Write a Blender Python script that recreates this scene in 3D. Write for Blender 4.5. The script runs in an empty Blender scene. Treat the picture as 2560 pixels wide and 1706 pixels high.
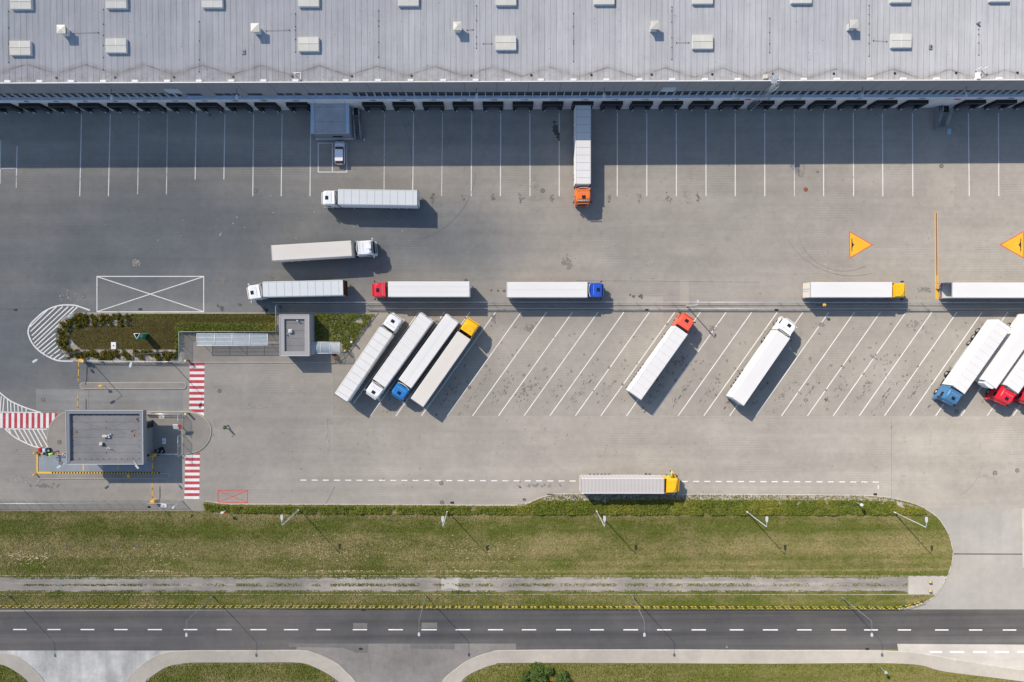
import bpy, bmesh, math, random
import numpy as np
from mathutils import Vector, Matrix, noise as mnoise
random.seed(7); rng = np.random.default_rng(7)
S = bpy.context.scene; C = S.collection
PI = math.pi
# ---------------------------------------------------------------- camera
FPX, CX, CY, CAMH = 1742.0, 1280.0, 853.0, 120.0
NADIR = (1253.0, 812.0)
_n = Vector((NADIR[0]-CX, -(NADIR[1]-CY), -FPX)).normalized()
_q = _n.rotation_difference(Vector((0, 0, -1)))
cam = bpy.data.cameras.new("camera"); camo = bpy.data.objects.new("camera", cam); C.objects.link(camo)
cam.sensor_fit = 'HORIZONTAL'; cam.sensor_width = 36.0; cam.lens = 36.0*FPX/2560.0
cam.clip_start = 1.0; cam.clip_end = 3000.0
camo.location = (0, 0, CAMH); camo.rotation_mode = 'QUATERNION'; camo.rotation_quaternion = _q
S.camera = camo
# ---------------------------------------------------------------- sky and sun
SX, SY = 0.724, -0.804                       # where a shadow falls per metre of height
EL = math.atan(1/math.hypot(SX, SY)); AZ = math.atan2(-SX, -SY)
w = bpy.data.worlds.new("World"); S.world = w; w.use_nodes = True
wn = w.node_tree.nodes; wn.clear()
sk = wn.new('ShaderNodeTexSky'); sk.sky_type = 'NISHITA'; sk.sun_disc = False
sk.sun_elevation = EL; sk.sun_rotation = math.atan2(-SX, -SY)
sk.air_density = 1.0; sk.dust_density = 0.9; sk.ozone_density = 1.3
bg = wn.new('ShaderNodeBackground'); bg.inputs[1].default_value = 0.15
wo = wn.new('ShaderNodeOutputWorld')
w.node_tree.links.new(sk.outputs[0], bg.inputs[0]); w.node_tree.links.new(bg.outputs[0], wo.inputs[0])
sl = bpy.data.lights.new("sun", 'SUN'); sl.energy = 4.3; sl.angle = math.radians(0.55); sl.color = (1.0, 0.885, 0.745)
so = bpy.data.objects.new("sun", sl); C.objects.link(so); so.location = (-60, 60, 90)
so.rotation_euler = Vector((SX, SY, -1)).to_track_quat('-Z', 'Y').to_euler()
S.view_settings.view_transform = 'Standard'; S.view_settings.look = 'None'
S.view_settings.exposure = 0.12; S.view_settings.gamma = 1.0
try: S.view_settings.use_curve_mapping = False
except Exception: pass

def P(px, py, z=0.0):
    d = _q @ Vector((px-CX, -(py-CY), -FPX)); t = (CAMH-z)/(-d.z)
    return Vector((d.x*t, d.y*t, z))

# ---------------------------------------------------------------- materials
class NT:
    def __init__(s, name):
        s.m = bpy.data.materials.new(name); s.m.use_nodes = True
        s.t = s.m.node_tree; s.t.nodes.clear()
        s.out = s.t.nodes.new('ShaderNodeOutputMaterial')
        s.geo = s.t.nodes.new('ShaderNodeNewGeometry'); s.pos = s.geo.outputs['Position']
    def n(s, typ, **k):
        x = s.t.nodes.new(typ)
        for a, b in k.items(): setattr(x, a, b)
        return x
    def l(s, a, b): s.t.links.new(a, b)
    def inp(s, node, i, v):
        if hasattr(v, 'is_linked') or isinstance(v, bpy.types.NodeSocket): s.l(v, node.inputs[i])
        else: node.inputs[i].default_value = v
    def math(s, op, a, b=0.0, c=0.0, clamp=False):
        x = s.n('ShaderNodeMath', operation=op, use_clamp=clamp)
        s.inp(x, 0, a); s.inp(x, 1, b)
        if len(x.inputs) > 2: s.inp(x, 2, c)
        return x.outputs[0]
    def noise(s, scale, detail=4, rough=.55, sc=None, src=None):
        v = src or s.pos
        if sc:
            m = s.n('ShaderNodeVectorMath', operation='MULTIPLY'); s.l(v, m.inputs[0]); m.inputs[1].default_value = sc; v = m.outputs[0]
        x = s.n('ShaderNodeTexNoise'); s.l(v, x.inputs['Vector'])
        x.inputs['Scale'].default_value = scale; x.inputs['Detail'].default_value = detail; x.inputs['Roughness'].default_value = rough
        return x.outputs['Fac']
    def rng(s, v, a, b, c=0.0, d=1.0):
        x = s.n('ShaderNodeMapRange'); s.inp(x, 0, v)
        for i, q in enumerate((a, b, c, d)): x.inputs[i+1].default_value = q
        return x.outputs[0]
    def mix(s, f, a, b, mode='MIX'):
        x = s.n('ShaderNodeMix', data_type='RGBA', blend_type=mode)
        s.inp(x, 0, f)
        for i, v in ((6, a), (7, b)):
            if isinstance(v, (tuple, list)): x.inputs[i].default_value = (*v[:3], 1)
            else: s.l(v, x.inputs[i])
        return x.outputs[2]
    def scale(s, col, f):            # multiply colour by a scalar socket
        x = s.n('ShaderNodeVectorMath', operation='SCALE'); s.l(col, x.inputs[0]); s.inp(x, 'Scale', f); return x.outputs[0]
    def bump(s, h, strength=.3, dist=.05):
        b = s.n('ShaderNodeBump'); b.inputs['Strength'].default_value = strength; b.inputs['Distance'].default_value = dist
        s.l(h, b.inputs['Height']); return b.outputs[0]
    def diffuse(s, col, bump=None, rough=1.0):
        d = s.n('ShaderNodeBsdfDiffuse'); s.l(col, d.inputs[0]) if not isinstance(col, tuple) else None
        if isinstance(col, tuple): d.inputs[0].default_value = (*col, 1)
        d.inputs['Roughness'].default_value = rough
        if bump is not None: s.l(bump, d.inputs['Normal'])
        s.l(d.outputs[0], s.out.inputs[0]); return s.m

def sep(s):
    x = s.n('ShaderNodeSeparateXYZ'); s.l(s.pos, x.inputs[0]); return x.outputs

def plain(name, col, rough=.5, metal=0.0, var=.06, vscale=3.0, coat=0.0, spec=.4):
    s = NT(name); p = s.n('ShaderNodeBsdfPrincipled')
    f = s.rng(s.noise(vscale, 5), .25, .75, 1-var, 1+var)
    c = s.n('ShaderNodeRGB'); c.outputs[0].default_value = (*col, 1)
    s.l(s.scale(c.outputs[0], f), p.inputs['Base Color'])
    p.inputs['Roughness'].default_value = rough; p.inputs['Metallic'].default_value = metal
    p.inputs['Specular IOR Level'].default_value = spec
    if 'Diffuse Roughness' in p.inputs: p.inputs['Diffuse Roughness'].default_value = .6
    p.inputs['Coat Weight'].default_value = coat
    s.l(p.outputs[0], s.out.inputs[0]); return s.m

def ground(name, a, b, big=.03, grain=.10, streak=0.0, stain=0.0, pale=0.0, lines=0.0, xs=(.02, .5, 1), bumpk=.25, joint=None, tint=None):
    s = NT(name)
    f = s.rng(s.noise(big, 5, .6), .36, .64)
    col = s.mix(f, a, b)
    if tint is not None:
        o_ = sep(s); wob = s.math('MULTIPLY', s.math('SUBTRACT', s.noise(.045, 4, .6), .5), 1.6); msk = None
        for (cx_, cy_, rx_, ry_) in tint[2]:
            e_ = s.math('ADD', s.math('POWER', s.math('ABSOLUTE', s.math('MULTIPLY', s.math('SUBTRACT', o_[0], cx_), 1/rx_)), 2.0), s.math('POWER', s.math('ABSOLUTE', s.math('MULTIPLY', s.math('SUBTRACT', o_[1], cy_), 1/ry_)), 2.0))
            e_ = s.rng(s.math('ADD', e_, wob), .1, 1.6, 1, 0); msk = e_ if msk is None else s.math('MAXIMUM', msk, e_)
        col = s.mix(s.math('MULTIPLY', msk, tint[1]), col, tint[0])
    k = s.rng(s.noise(.9, 6, .7), .25, .75, 1-grain, 1+grain)
    k = s.math('MULTIPLY', k, s.rng(s.noise(9, 3, .7), .25, .75, 1-grain*.7, 1+grain*.7))
    k = s.math('MULTIPLY', k, s.rng(s.noise(.13, 5, .68), .34, .66, .915, 1.07))
    k = s.math('MULTIPLY', k, s.rng(s.noise(1, 4, .62, sc=(.014, .13, 1)), .34, .66, .945, 1.045))
    if streak:
        k = s.math('MULTIPLY', k, s.rng(s.noise(1.0, 4, .6, sc=xs), .3, .72, 1+streak*.5, 1-streak))
    if stain:
        st = s.rng(s.noise(.42, 5, .72), .60, .72, 1, 1-stain); k = s.math('MULTIPLY', k, st)
        st = s.rng(s.noise(2.3, 2, .5), .70, .78, 1, 1-stain*.8); k = s.math('MULTIPLY', k, st)
    if pale:
        st = s.rng(s.noise(.8, 6, .75, src=s.pos, sc=(1, 1, 7)), .64, .74, 1, 1+pale); k = s.math('MULTIPLY', k, st)
    if lines:
        x = s.n('ShaderNodeTexWave', wave_type='BANDS', bands_direction='Y'); s.l(s.pos, x.inputs[0])
        x.inputs['Scale'].default_value = .75; x.inputs['Distortion'].default_value = .6; x.inputs['Detail'].default_value = 2
        mk = s.rng(s.noise(.06, 2), .45, .6, 0, lines)
        k = s.math('MULTIPLY', k, s.math('ADD', 1.0, s.math('MULTIPLY', s.math('SUBTRACT', x.outputs['Fac'], .5), mk)))
    if joint:
        o = sep(s)
        for ax, step, off in joint:
            m = s.math('MODULO', s.math('ADD', s.math('ABSOLUTE', s.math('ADD', o[ax], 500.0+off)), 0), step)
            k = s.math('MULTIPLY', k, s.rng(s.math('ABSOLUTE', s.math('SUBTRACT', m, step/2)), 0.02, .07, .72, 1))
    return s.diffuse(s.scale(col, k), s.bump(s.noise(14, 4, .7), bumpk, .03))

M = {}
YA, YB = (.352, .334, .306), (.415, .388, .346)
M['yard'] = ground('yard_pavement', YA, YB, .018, .08, .09, .14, .05, .10, tint=((.18, .197, .207), .95, [(-56, 13, 48, 15), (-80, -2, 22, 14), (-24, 14, 26, 8)]))  # tint ellipses paint the light falloff towards the left as darker, bluer pavement
M['bays'] = ground('parking_pavement', (.345, .325, .292), (.395, .37, .328), .05, .08, .03, .16, .05, .08)
M['apron'] = ground('dock_apron', (.255, .238, .222), (.315, .292, .27), .05, .06, .06, .12, .06, .12, xs=(.5, .02, 1))
M['lane'] = ground('lane_pavement', (.28, .285, .285), (.345, .342, .33), .04, .08, .16, .12, .2, .05)
M['entry'] = ground('entrance_concrete', (.345, .34, .318), (.395, .384, .355), .03, .05, .05, .05, .12, .03, xs=(.5, .03, 1))
M['patch'] = ground('pavement_patch', (.378, .358, .32), (.425, .398, .352), .2, .06, 0, .08)
M['patch2'] = ground('pavement_patch_grey', (.345, .335, .315), (.375, .358, .33), .05, .06, .1, .1)
M['road'] = ground('road_asphalt', (.100, .103, .111), (.158, .151, .146), .03, .07, .42, .05, .1, 0, xs=(.006, .42, 1), tint=None)
M['roadpatch'] = ground('road_patch', (.17, .168, .165), (.20, .195, .19), .2, .12, 0, .15, .3)
M['sidewalk'] = ground('sidewalk_paving', (.40, .378, .34), (.45, .425, .38), .1, .07, 0, .05, 0, 0)
M['paving'] = ground('island_paving', (.31, .29, .262), (.36, .338, .305), .1, .07, 0, .07, 0, 0)
M['kerb'] = ground('kerb_stone', (.45, .43, .39), (.52, .49, .44), .3, .08)
M['kerbdark'] = ground('kerb_joint', (.12, .11, .10), (.16, .15, .14), .3, .08)
M['gravel'] = ground('gravel', (.30, .28, .25), (.52, .48, .43), 2.2, .3, 0, .2, .3)
M['track'] = ground('track_gravel', (.27, .255, .235), (.40, .37, .335), .12, .12, .28, .1, .3, xs=(.05, 1.3, 1))
M['concrete'] = ground('new_concrete', (.44, .425, .395), (.52, .50, .46), .06, .06, .06, .04, .1)
M['palecon'] = ground('worn_concrete', (.40, .41, .405), (.56, .57, .565), .12, .12, .28, .1, .2, xs=(.45, .10, 1))
M['sidestreet'] = ground('side_street_asphalt', (.22, .213, .208), (.27, .26, .25), .1, .12, 0, .15, .35)
M['stain'] = ground('oil_stain', (.13, .122, .115), (.18, .168, .157), 1.0, .2)
M['softstain'] = ground('tyre_mark', (.235, .222, .207), (.275, .26, .24), 1.0, .15)
M['scuff'] = ground('pale_scuff', (.42, .40, .37), (.36, .34, .31), 1.5, .2)
M['steel'] = plain('galvanised_steel', (.55, .58, .60), .38, .5, .05)
M['lampmetal'] = plain('lamp_steel', (.62, .66, .68), .4, .3, .04)
M['darkmetal'] = plain('dark_metal', (.03, .033, .038), .5, .3)
M['black'] = plain('black_rubber', (.012, .013, .015), .7)
M['tyre'] = plain('tyre_rubber', (.022, .022, .023), .85)
M['chassis'] = plain('chassis_metal', (.05, .045, .043), .6, .2, .4, 2)
M['glass'] = plain('dark_glass', (.012, .016, .022), .08, 0, .02, spec=.7)
M['white'] = plain('white_paint', (.78, .78, .77), .35, 0, .03)
M['cream'] = plain('cream_panel', (.62, .60, .53), .5, 0, .06)
M['yellowpost'] = plain('mustard_paint', (.36, .24, .03), .5, 0, .12)
M['orange'] = plain('orange_paint', (.80, .38, .05), .45, 0, .08)
M['red'] = plain('red_paint', (.62, .035, .04), .4, 0, .06)
M['redorange'] = plain('barrier_brown', (.30, .10, .03), .5)
M['yellow'] = plain('yellow_paint', (.78, .50, .05), .45, 0, .05)
M['blue'] = plain('light_blue_paint', (.35, .52, .62), .4)
M['signgreen'] = plain('sign_green', (.02, .30, .16), .4)
M['wallup'] = None
M['redlight'] = plain('tail_light', (.5, .02, .02), .3)
M['skin'] = plain('skin', (.45, .27, .19), .6)
M['hair'] = plain('dark_hair', (.03, .02, .015), .8)
M['trousers'] = plain('dark_trousers', (.02, .025, .04), .85)
M['hivis'] = plain('hi_vis_green', (.45, .85, .10), .7)
M['hivisdark'] = plain('green_vest', (.08, .33, .09), .7)
M['jacket'] = plain('black_jacket', (.018, .02, .022), .8)

def paintmat(name, col, wear=.62, under=(.33, .31, .28)):
    s = NT(name)
    f = s.math('MULTIPLY', s.rng(s.noise(2.4, 7, .8), wear-.05, wear+.05), .8)
    k = s.rng(s.noise(.6, 4, .6), .3, .7, .9, 1.05)
    return s.diffuse(s.scale(s.mix(f, col, under), k), None, 1.0)
M['paint'] = paintmat('white_road_paint', (.78, .78, .76), .625)
M['paintworn'] = paintmat('worn_white_road_paint', (.70, .69, .66), .56)
M['paintred'] = paintmat('red_road_paint', (.56, .085, .11), .58)
M['paintredthin'] = paintmat('orange_red_road_paint', (.68, .10, .075), .6)
M['paintyellow'] = paintmat('yellow_road_paint', (.80, .47, .055), .66)
M['paintbrown'] = paintmat('purple_bump_rubber', (.22, .15, .15), .6)
M['paintblack'] = paintmat('black_road_paint', (.05, .045, .035), .7)

def roofmat():
    s = NT('warehouse_roof_sheet'); o = sep(s)
    big = s.rng(s.noise(.03, 4, .6), .35, .65)
    col = s.mix(big, (.47, .482, .505), (.535, .54, .552))
    fr = s.math('MODULO', s.math('ADD', o[0], 800.13), .905)
    d = s.math('ABSOLUTE', s.math('SUBTRACT', fr, .45))
    lw = s.rng(s.noise(.25, 3), .3, .7, .15, .50)
    seam = s.math('MULTIPLY', s.rng(d, .015, .06, 1, 0), lw)
    k = s.math('SUBTRACT', 1.0, seam)
    sub = s.math('MODULO', s.math('ADD', o[0], 800.13), .18)
    k = s.math('MULTIPLY', k, s.rng(s.math('ABSOLUTE', s.math('SUBTRACT', sub, .09)), 0, .09, .975, 1.015))
    # panel-to-panel tone
    fl = s.math('FLOOR', s.math('DIVIDE', s.math('ADD', o[0], 800.13-.4525+.45+.4525), .905))
    wn_ = s.n('ShaderNodeTexWhiteNoise', noise_dimensions='1D'); s.l(fl, wn_.inputs['W'])
    k = s.math('MULTIPLY', k, s.rng(wn_.outputs['Value'], 0, 1, .965, 1.03))
    # dirt: zig-zag valleys to the roof drains
    edge = P(1280, 204, 12.0).y
    VX = P(140.7, 194, 12).x; per = (P(725.6+0, 191, 12).x - P(140.7, 194, 12).x)/4
    tri = s.math('PINGPONG', s.math('ADD', o[0], -VX+20*per), per/2)     # 0 at valley, per/2 at peak
    yl = s.math('ADD', s.math('MULTIPLY', tri, 1.42/(per/2)), edge+.78)
    dy = s.math('ABSOLUTE', s.math('SUBTRACT', o[1], s.math('ADD', yl, s.math('MULTIPLY', s.math('SUBTRACT', s.noise(.9, 3), .5), .35))))
    z1 = s.math('MULTIPLY', s.rng(dy, .02, .20, 1, 0), s.rng(s.noise(.45, 5, .7), .34, .58, .05, .85))
    z2 = s.math('MULTIPLY', s.rng(dy, .0, .75, 1, 0), s.rng(s.noise(.7, 5, .7), .38, .7, .10, .6))
    col = s.mix(s.math('MAXIMUM', z1, z2), col, (.25, .21, .17))
    eb = s.math('MULTIPLY', s.rng(o[1], edge, edge+2.6, 1, 0), s.rng(s.noise(1.3, 6, .75), .40, .70, 0, .6))
    col = s.mix(eb, col, (.30, .25, .21))
    dirt = s.math('MULTIPLY', s.rng(s.noise(.35, 6, .75), .58, .78, 0, .35), 1.0)
    col = s.mix(dirt, col, (.36, .34, .33))
    k = s.math('MULTIPLY', k, s.rng(s.noise(4, 4, .7), .25, .75, .96, 1.04))
    k = s.math('MULTIPLY', k, s.rng(s.noise(1, 6, .7, sc=(1.4, .10, 1)), .32, .68, .90, 1.06))
    k = s.math('MULTIPLY', k, s.rng(s.noise(.16, 5, .7), .35, .65, .94, 1.04))
    return s.diffuse(s.scale(col, k), None, 1.0)
M['roof'] = roofmat()

def wallmat(name, col, step, amt=.10, axis=2, joint=None):
    s = NT(name); o = sep(s)
    m = s.math('MODULO', s.math('ADD', o[axis], 500.0), step)
    k = s.rng(s.math('ABSOLUTE', s.math('SUBTRACT', m, step/2)), 0, step/2, 1-amt, 1+amt)
    if joint:
        m2 = s.math('MODULO', s.math('ADD', o[0], 500.0+joint[1]), joint[0])
        k = s.math('MULTIPLY', k, s.rng(s.math('ABSOLUTE', s.math('SUBTRACT', m2, joint[0]/2)), .03, .08, .7, 1))
    c = s.n('ShaderNodeRGB'); c.outputs[0].default_value = (*col, 1)
    k = s.math('MULTIPLY', k, s.rng(s.noise(.8, 5, .6, sc=(1, 1, .3)), .3, .7, .93, 1.05))
    return s.diffuse(s.scale(c.outputs[0], k), None, .3)
M['wallup'] = wallmat('upper_wall_cladding', (.27, .275, .295), .30, .09, 2, (4.98, 1.2))
M['walllow'] = wallmat('lower_wall_panel', (.62, .60, .60), 1.0, .05, 2, (4.98, 1.2))
M['ledge'] = wallmat('ledge_flashing', (.50, .62, .76), 2.0, .03, 0)
M['flatroof'] = ground('flat_roof_felt', (.25, .252, .262), (.30, .298, .302), .3, .07, 0, .1, 0, 0, joint=((1, 1.25, .4),))
M['annexroof'] = ground('annex_roof_felt', (.50, .51, .53), (.60, .60, .61), .3, .08, 0, .2, 0, 0, joint=((1, 2.4, .4),))
M['fascia'] = plain('grey_fascia', (.22, .228, .245), .5, 0, .05)
M['railyellow'] = plain('rail_yellow', (.84, .66, .10), .5)
M['earth'] = plain('bare_earth', (.17, .135, .105), .9, 0, .2)
M['kioskring'] = plain('kiosk_fascia', (.36, .355, .36), .5, 0, .05)
M['vent'] = plain('vent_metal', (.56, .55, .50), .5, .1, .05)
M['fascial'] = plain('light_fascia', (.55, .57, .58), .5, 0, .05)
M['wallgrey'] = plain('grey_wall', (.22, .23, .24), .6, 0, .06)

def skymat():
    s = NT('skylight_polycarbonate'); o = sep(s)
    m = s.math('MODULO', s.math('ADD', o[0], 500.0), .11)
    k = s.rng(s.math('ABSOLUTE', s.math('SUBTRACT', m, .055)), 0, .055, .95, 1.03)
    k = s.math('MULTIPLY', k, s.rng(s.noise(.5, 4), .3, .7, .92, 1.05))
    col = s.mix(s.rng(s.noise(.02, 1), .4, .6), (.58, .59, .57), (.60, .595, .545))
    return s.diffuse(s.scale(col, k), None, .4)
M['skylight'] = skymat()

def trans(name, col, alpha, rough=.2):
    s = NT(name); p = s.n('ShaderNodeBsdfPrincipled'); t = s.n('ShaderNodeBsdfTransparent'); m = s.n('ShaderNodeMixShader')
    p.inputs['Base Color'].default_value = (*col, 1); p.inputs['Roughness'].default_value = rough
    m.inputs[0].default_value = alpha
    s.l(t.outputs[0], m.inputs[1]); s.l(p.outputs[0], m.inputs[2]); s.l(m.outputs[0], s.out.inputs[0]); return s.m
M['canopyglass'] = trans('canopy_glass', (.50, .60, .68), .45)
M['fenceglass'] = trans('fence_glass', (.36, .46, .44), .38, .3)

def meshmat(name, col, cell, thick):
    s = NT(name); o = sep(s)
    p = s.n('ShaderNodeBsdfPrincipled'); p.inputs['Base Color'].default_value = (*col, 1); p.inputs['Roughness'].default_value = .5
    t = s.n('ShaderNodeBsdfTransparent'); m = s.n('ShaderNodeMixShader')
    h = s.math('ADD', o[0], o[1])
    def line(v, c):
        r = s.math('MODULO', s.math('ADD', v, 700.0), c); return s.math('LESS_THAN', r, thick)
    f = s.math('MAXIMUM', line(h, cell), line(o[2], cell*3))
    s.l(f, m.inputs[0]); s.l(t.outputs[0], m.inputs[1]); s.l(p.outputs[0], m.inputs[2]); s.l(m.outputs[0], s.out.inputs[0]); return s.m
M['mesh'] = meshmat('wire_mesh', (.30, .36, .40), .06, .012)
M['meshdark'] = meshmat('dark_wire_mesh', (.10, .11, .12), .06, .006)

BANDS = [(1277, .5), (1290, .75), (1301, .2), (1318, .12), (1326, .0), (1335, .4), (1356, .75), (1382, .85), (1399, .3), (1408, .62), (1418, .35), (1425, .4), (1429, 1.0), (1433, .25), (1440, .1), (1482, .15), (1492, .5), (1502, .5), (1516, .25)]
def dryness(s):                                  # mown bands of the verge, green to straw
    o = sep(s); y0, y1 = P(1280, 1520).y, P(1280, 1275).y
    yy = s.math('ADD', o[1], s.math('MULTIPLY', s.math('SUBTRACT', s.noise(.5, 4, .65, sc=(.15, 1, 1)), .5), .9))
    r = s.n('ShaderNodeValToRGB'); s.l(s.rng(yy, y0, y1), r.inputs[0]); e = r.color_ramp.elements
    st = sorted((((P(1280, p).y-y0)/(y1-y0)), v) for p, v in BANDS); e[0].position, e[0].color = st[0][0], (st[0][1],)*3+(1,); e[1].position, e[1].color = st[-1][0], (st[-1][1],)*3+(1,)
    for p_, v in st[1:-1]: q = e.new(p_); q.color = (v, v, v, 1)
    n_ = s.math('MULTIPLY', s.math('SUBTRACT', s.noise(.20, 6, .72, sc=(.55, 1, 1)), .5), 3.6)
    return s.math('ADD', r.outputs[0], n_, clamp=True)
def leafmat(name, a, b, dry, dryamt=.3, big=.12, band=False):
    s = NT(name)
    r = s.geo.outputs['Random Per Island']
    col = s.mix(r, a, b)
    f = s.rng(s.noise(big, 5, .65), .50, .66, 0, 1)
    col = s.mix(s.math('MULTIPLY', f, dryamt), col, dry)
    if band: col = s.mix(s.math('MULTIPLY', dryness(s), .70), s.mix(r, (.125, .17, .03), (.195, .225, .052)), s.mix(r, (.30, .255, .115), (.44, .37, .20)))
    f2 = s.rng(s.noise(2.2, 6, .82), .3, .7, .45, 1.52)
    col = s.scale(col, f2)
    if band: col = s.scale(col, s.math('MULTIPLY', s.rng(s.noise(1, 5, .65, sc=(.025, 1.1, 1)), .3, .7, .85, 1.12), s.rng(s.noise(.05, 4, .6, sc=(.5, 1, 1)), .35, .65, .85, 1.15)))
    d = s.n('ShaderNodeBsdfDiffuse'); d.inputs['Roughness'].default_value = 1; s.l(col, d.inputs[0])
    t = s.n('ShaderNodeBsdfTranslucent'); s.l(col, t.inputs[0])
    m = s.n('ShaderNodeMixShader'); m.inputs[0].default_value = .25
    s.l(d.outputs[0], m.inputs[1]); s.l(t.outputs[0], m.inputs[2]); s.l(m.outputs[0], s.out.inputs[0]); return s.m
M['hedge'] = leafmat('hedge_leaf', (.12, .165, .03), (.24, .27, .05), (.33, .31, .06), .6)
M['shrub'] = leafmat('shrub_leaf', (.10, .115, .022), (.20, .175, .035), (.27, .17, .045), .5, .5)
M['bush'] = leafmat('bush_leaf', (.065, .12, .035), (.14, .21, .06), (.2, .23, .07), .4, .5)
M['blade'] = leafmat('grass_blade', (.15, .158, .045), (.27, .235, .09), (.42, .34, .19), .75, .35, True)
M['bladedark'] = leafmat('lawn_blade', (.11, .105, .034), (.185, .15, .06), (.26, .19, .09), .5, .3)

def grassmat(name, a, b, dry, amt=.5, verge=False):
    s = NT(name)
    col = s.mix(s.rng(s.noise(.10, 5, .65, sc=(.35, 1, 1)), .38, .62), a, b)
    f = s.math('MULTIPLY', s.rng(s.noise(.33, 6, .72, sc=(.4, 1, 1)), .50, .68), amt)
    col = s.mix(f, col, dry)
    if verge: col = s.mix(s.math('MULTIPLY', dryness(s), .8), a, dry)
    sp = s.math('MULTIPLY', s.rng(s.noise(1.7, 4, .7), .62, .74), .5)
    col = s.mix(sp, col, (.42, .36, .25))
    k = s.rng(s.noise(5, 5, .75), .25, .75, .72, 1.28)
    k = s.math('MULTIPLY', k, s.rng(s.noise(1, 5, .65, sc=(.03, 1.6, 1)), .3, .7, .84, 1.14))
    return s.diffuse(s.scale(col, k), s.bump(s.noise(7, 5, .8), .9, .12))
M['grass'] = grassmat('verge_grass', (.13, .142, .038), (.215, .195, .07), (.33, .275, .14), .5, True)
M['lawn'] = grassmat('island_lawn', (.085, .082, .028), (.13, .11, .042), (.18, .13, .07), .4)
M['grass2'] = grassmat('meadow_grass', (.16, .165, .045), (.23, .205, .075), (.30, .25, .12))

def vehmat(name, col, rough=.3, coat=.4): return plain(name, col, rough, 0, .025, 1.2, coat)
def trailroof(name, col, ribs=0.0):
    s = NT(name); tc = s.n('ShaderNodeTexCoord'); src = tc.outputs['Object']
    f = s.rng(s.noise(.35, 5, .65, src=src, sc=(.35, 1.2, 1)), .35, .7, 1.0, .93)
    f2 = s.rng(s.noise(1.5, 6, .75, src=src, sc=(.25, 1.6, 1)), .60, .8, 1.0, .82)
    k = s.math('MULTIPLY', f, f2)
    if ribs:
        x = s.n('ShaderNodeTexWave', wave_type='BANDS', bands_direction='X'); s.l(src, x.inputs[0])
        x.inputs['Scale'].default_value = .52; x.inputs['Distortion'].default_value = .4
        k = s.math('MULTIPLY', k, s.rng(x.outputs['Fac'], 0, 1, 1-ribs, 1+ribs*.3))
    c = s.n('ShaderNodeRGB'); c.outputs[0].default_value = (*col, 1)
    return s.diffuse(s.scale(c.outputs[0], k), None, .5)
M['trwhite'] = trailroof('trailer_white', (.70, .70, .69))
M['trcream'] = trailroof('trailer_cream', (.66, .635, .59))
M['trgrey'] = trailroof('trailer_silver', (.62, .655, .67))
M['trtarp'] = trailroof('trailer_tarpaulin', (.50, .475, .465), .10)
M['seam'] = plain('panel_seam', (.34, .35, .36), .6)
M['seamlight'] = plain('faint_seam', (.55, .56, .57), .6)
CAB = {k: vehmat('cab_'+k, c) for k, c in dict(orange=(.85, .20, .03), white=(.78, .79, .80), red=(.66, .025, .045), blue=(.02, .095, .55),
       yellow=(.88, .50, .012), lightblue=(.02, .20, .55), coral=(.80, .115, .06), steelblue=(.065, .20, .38), crimson=(.72, .02, .045)).items()}

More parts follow.
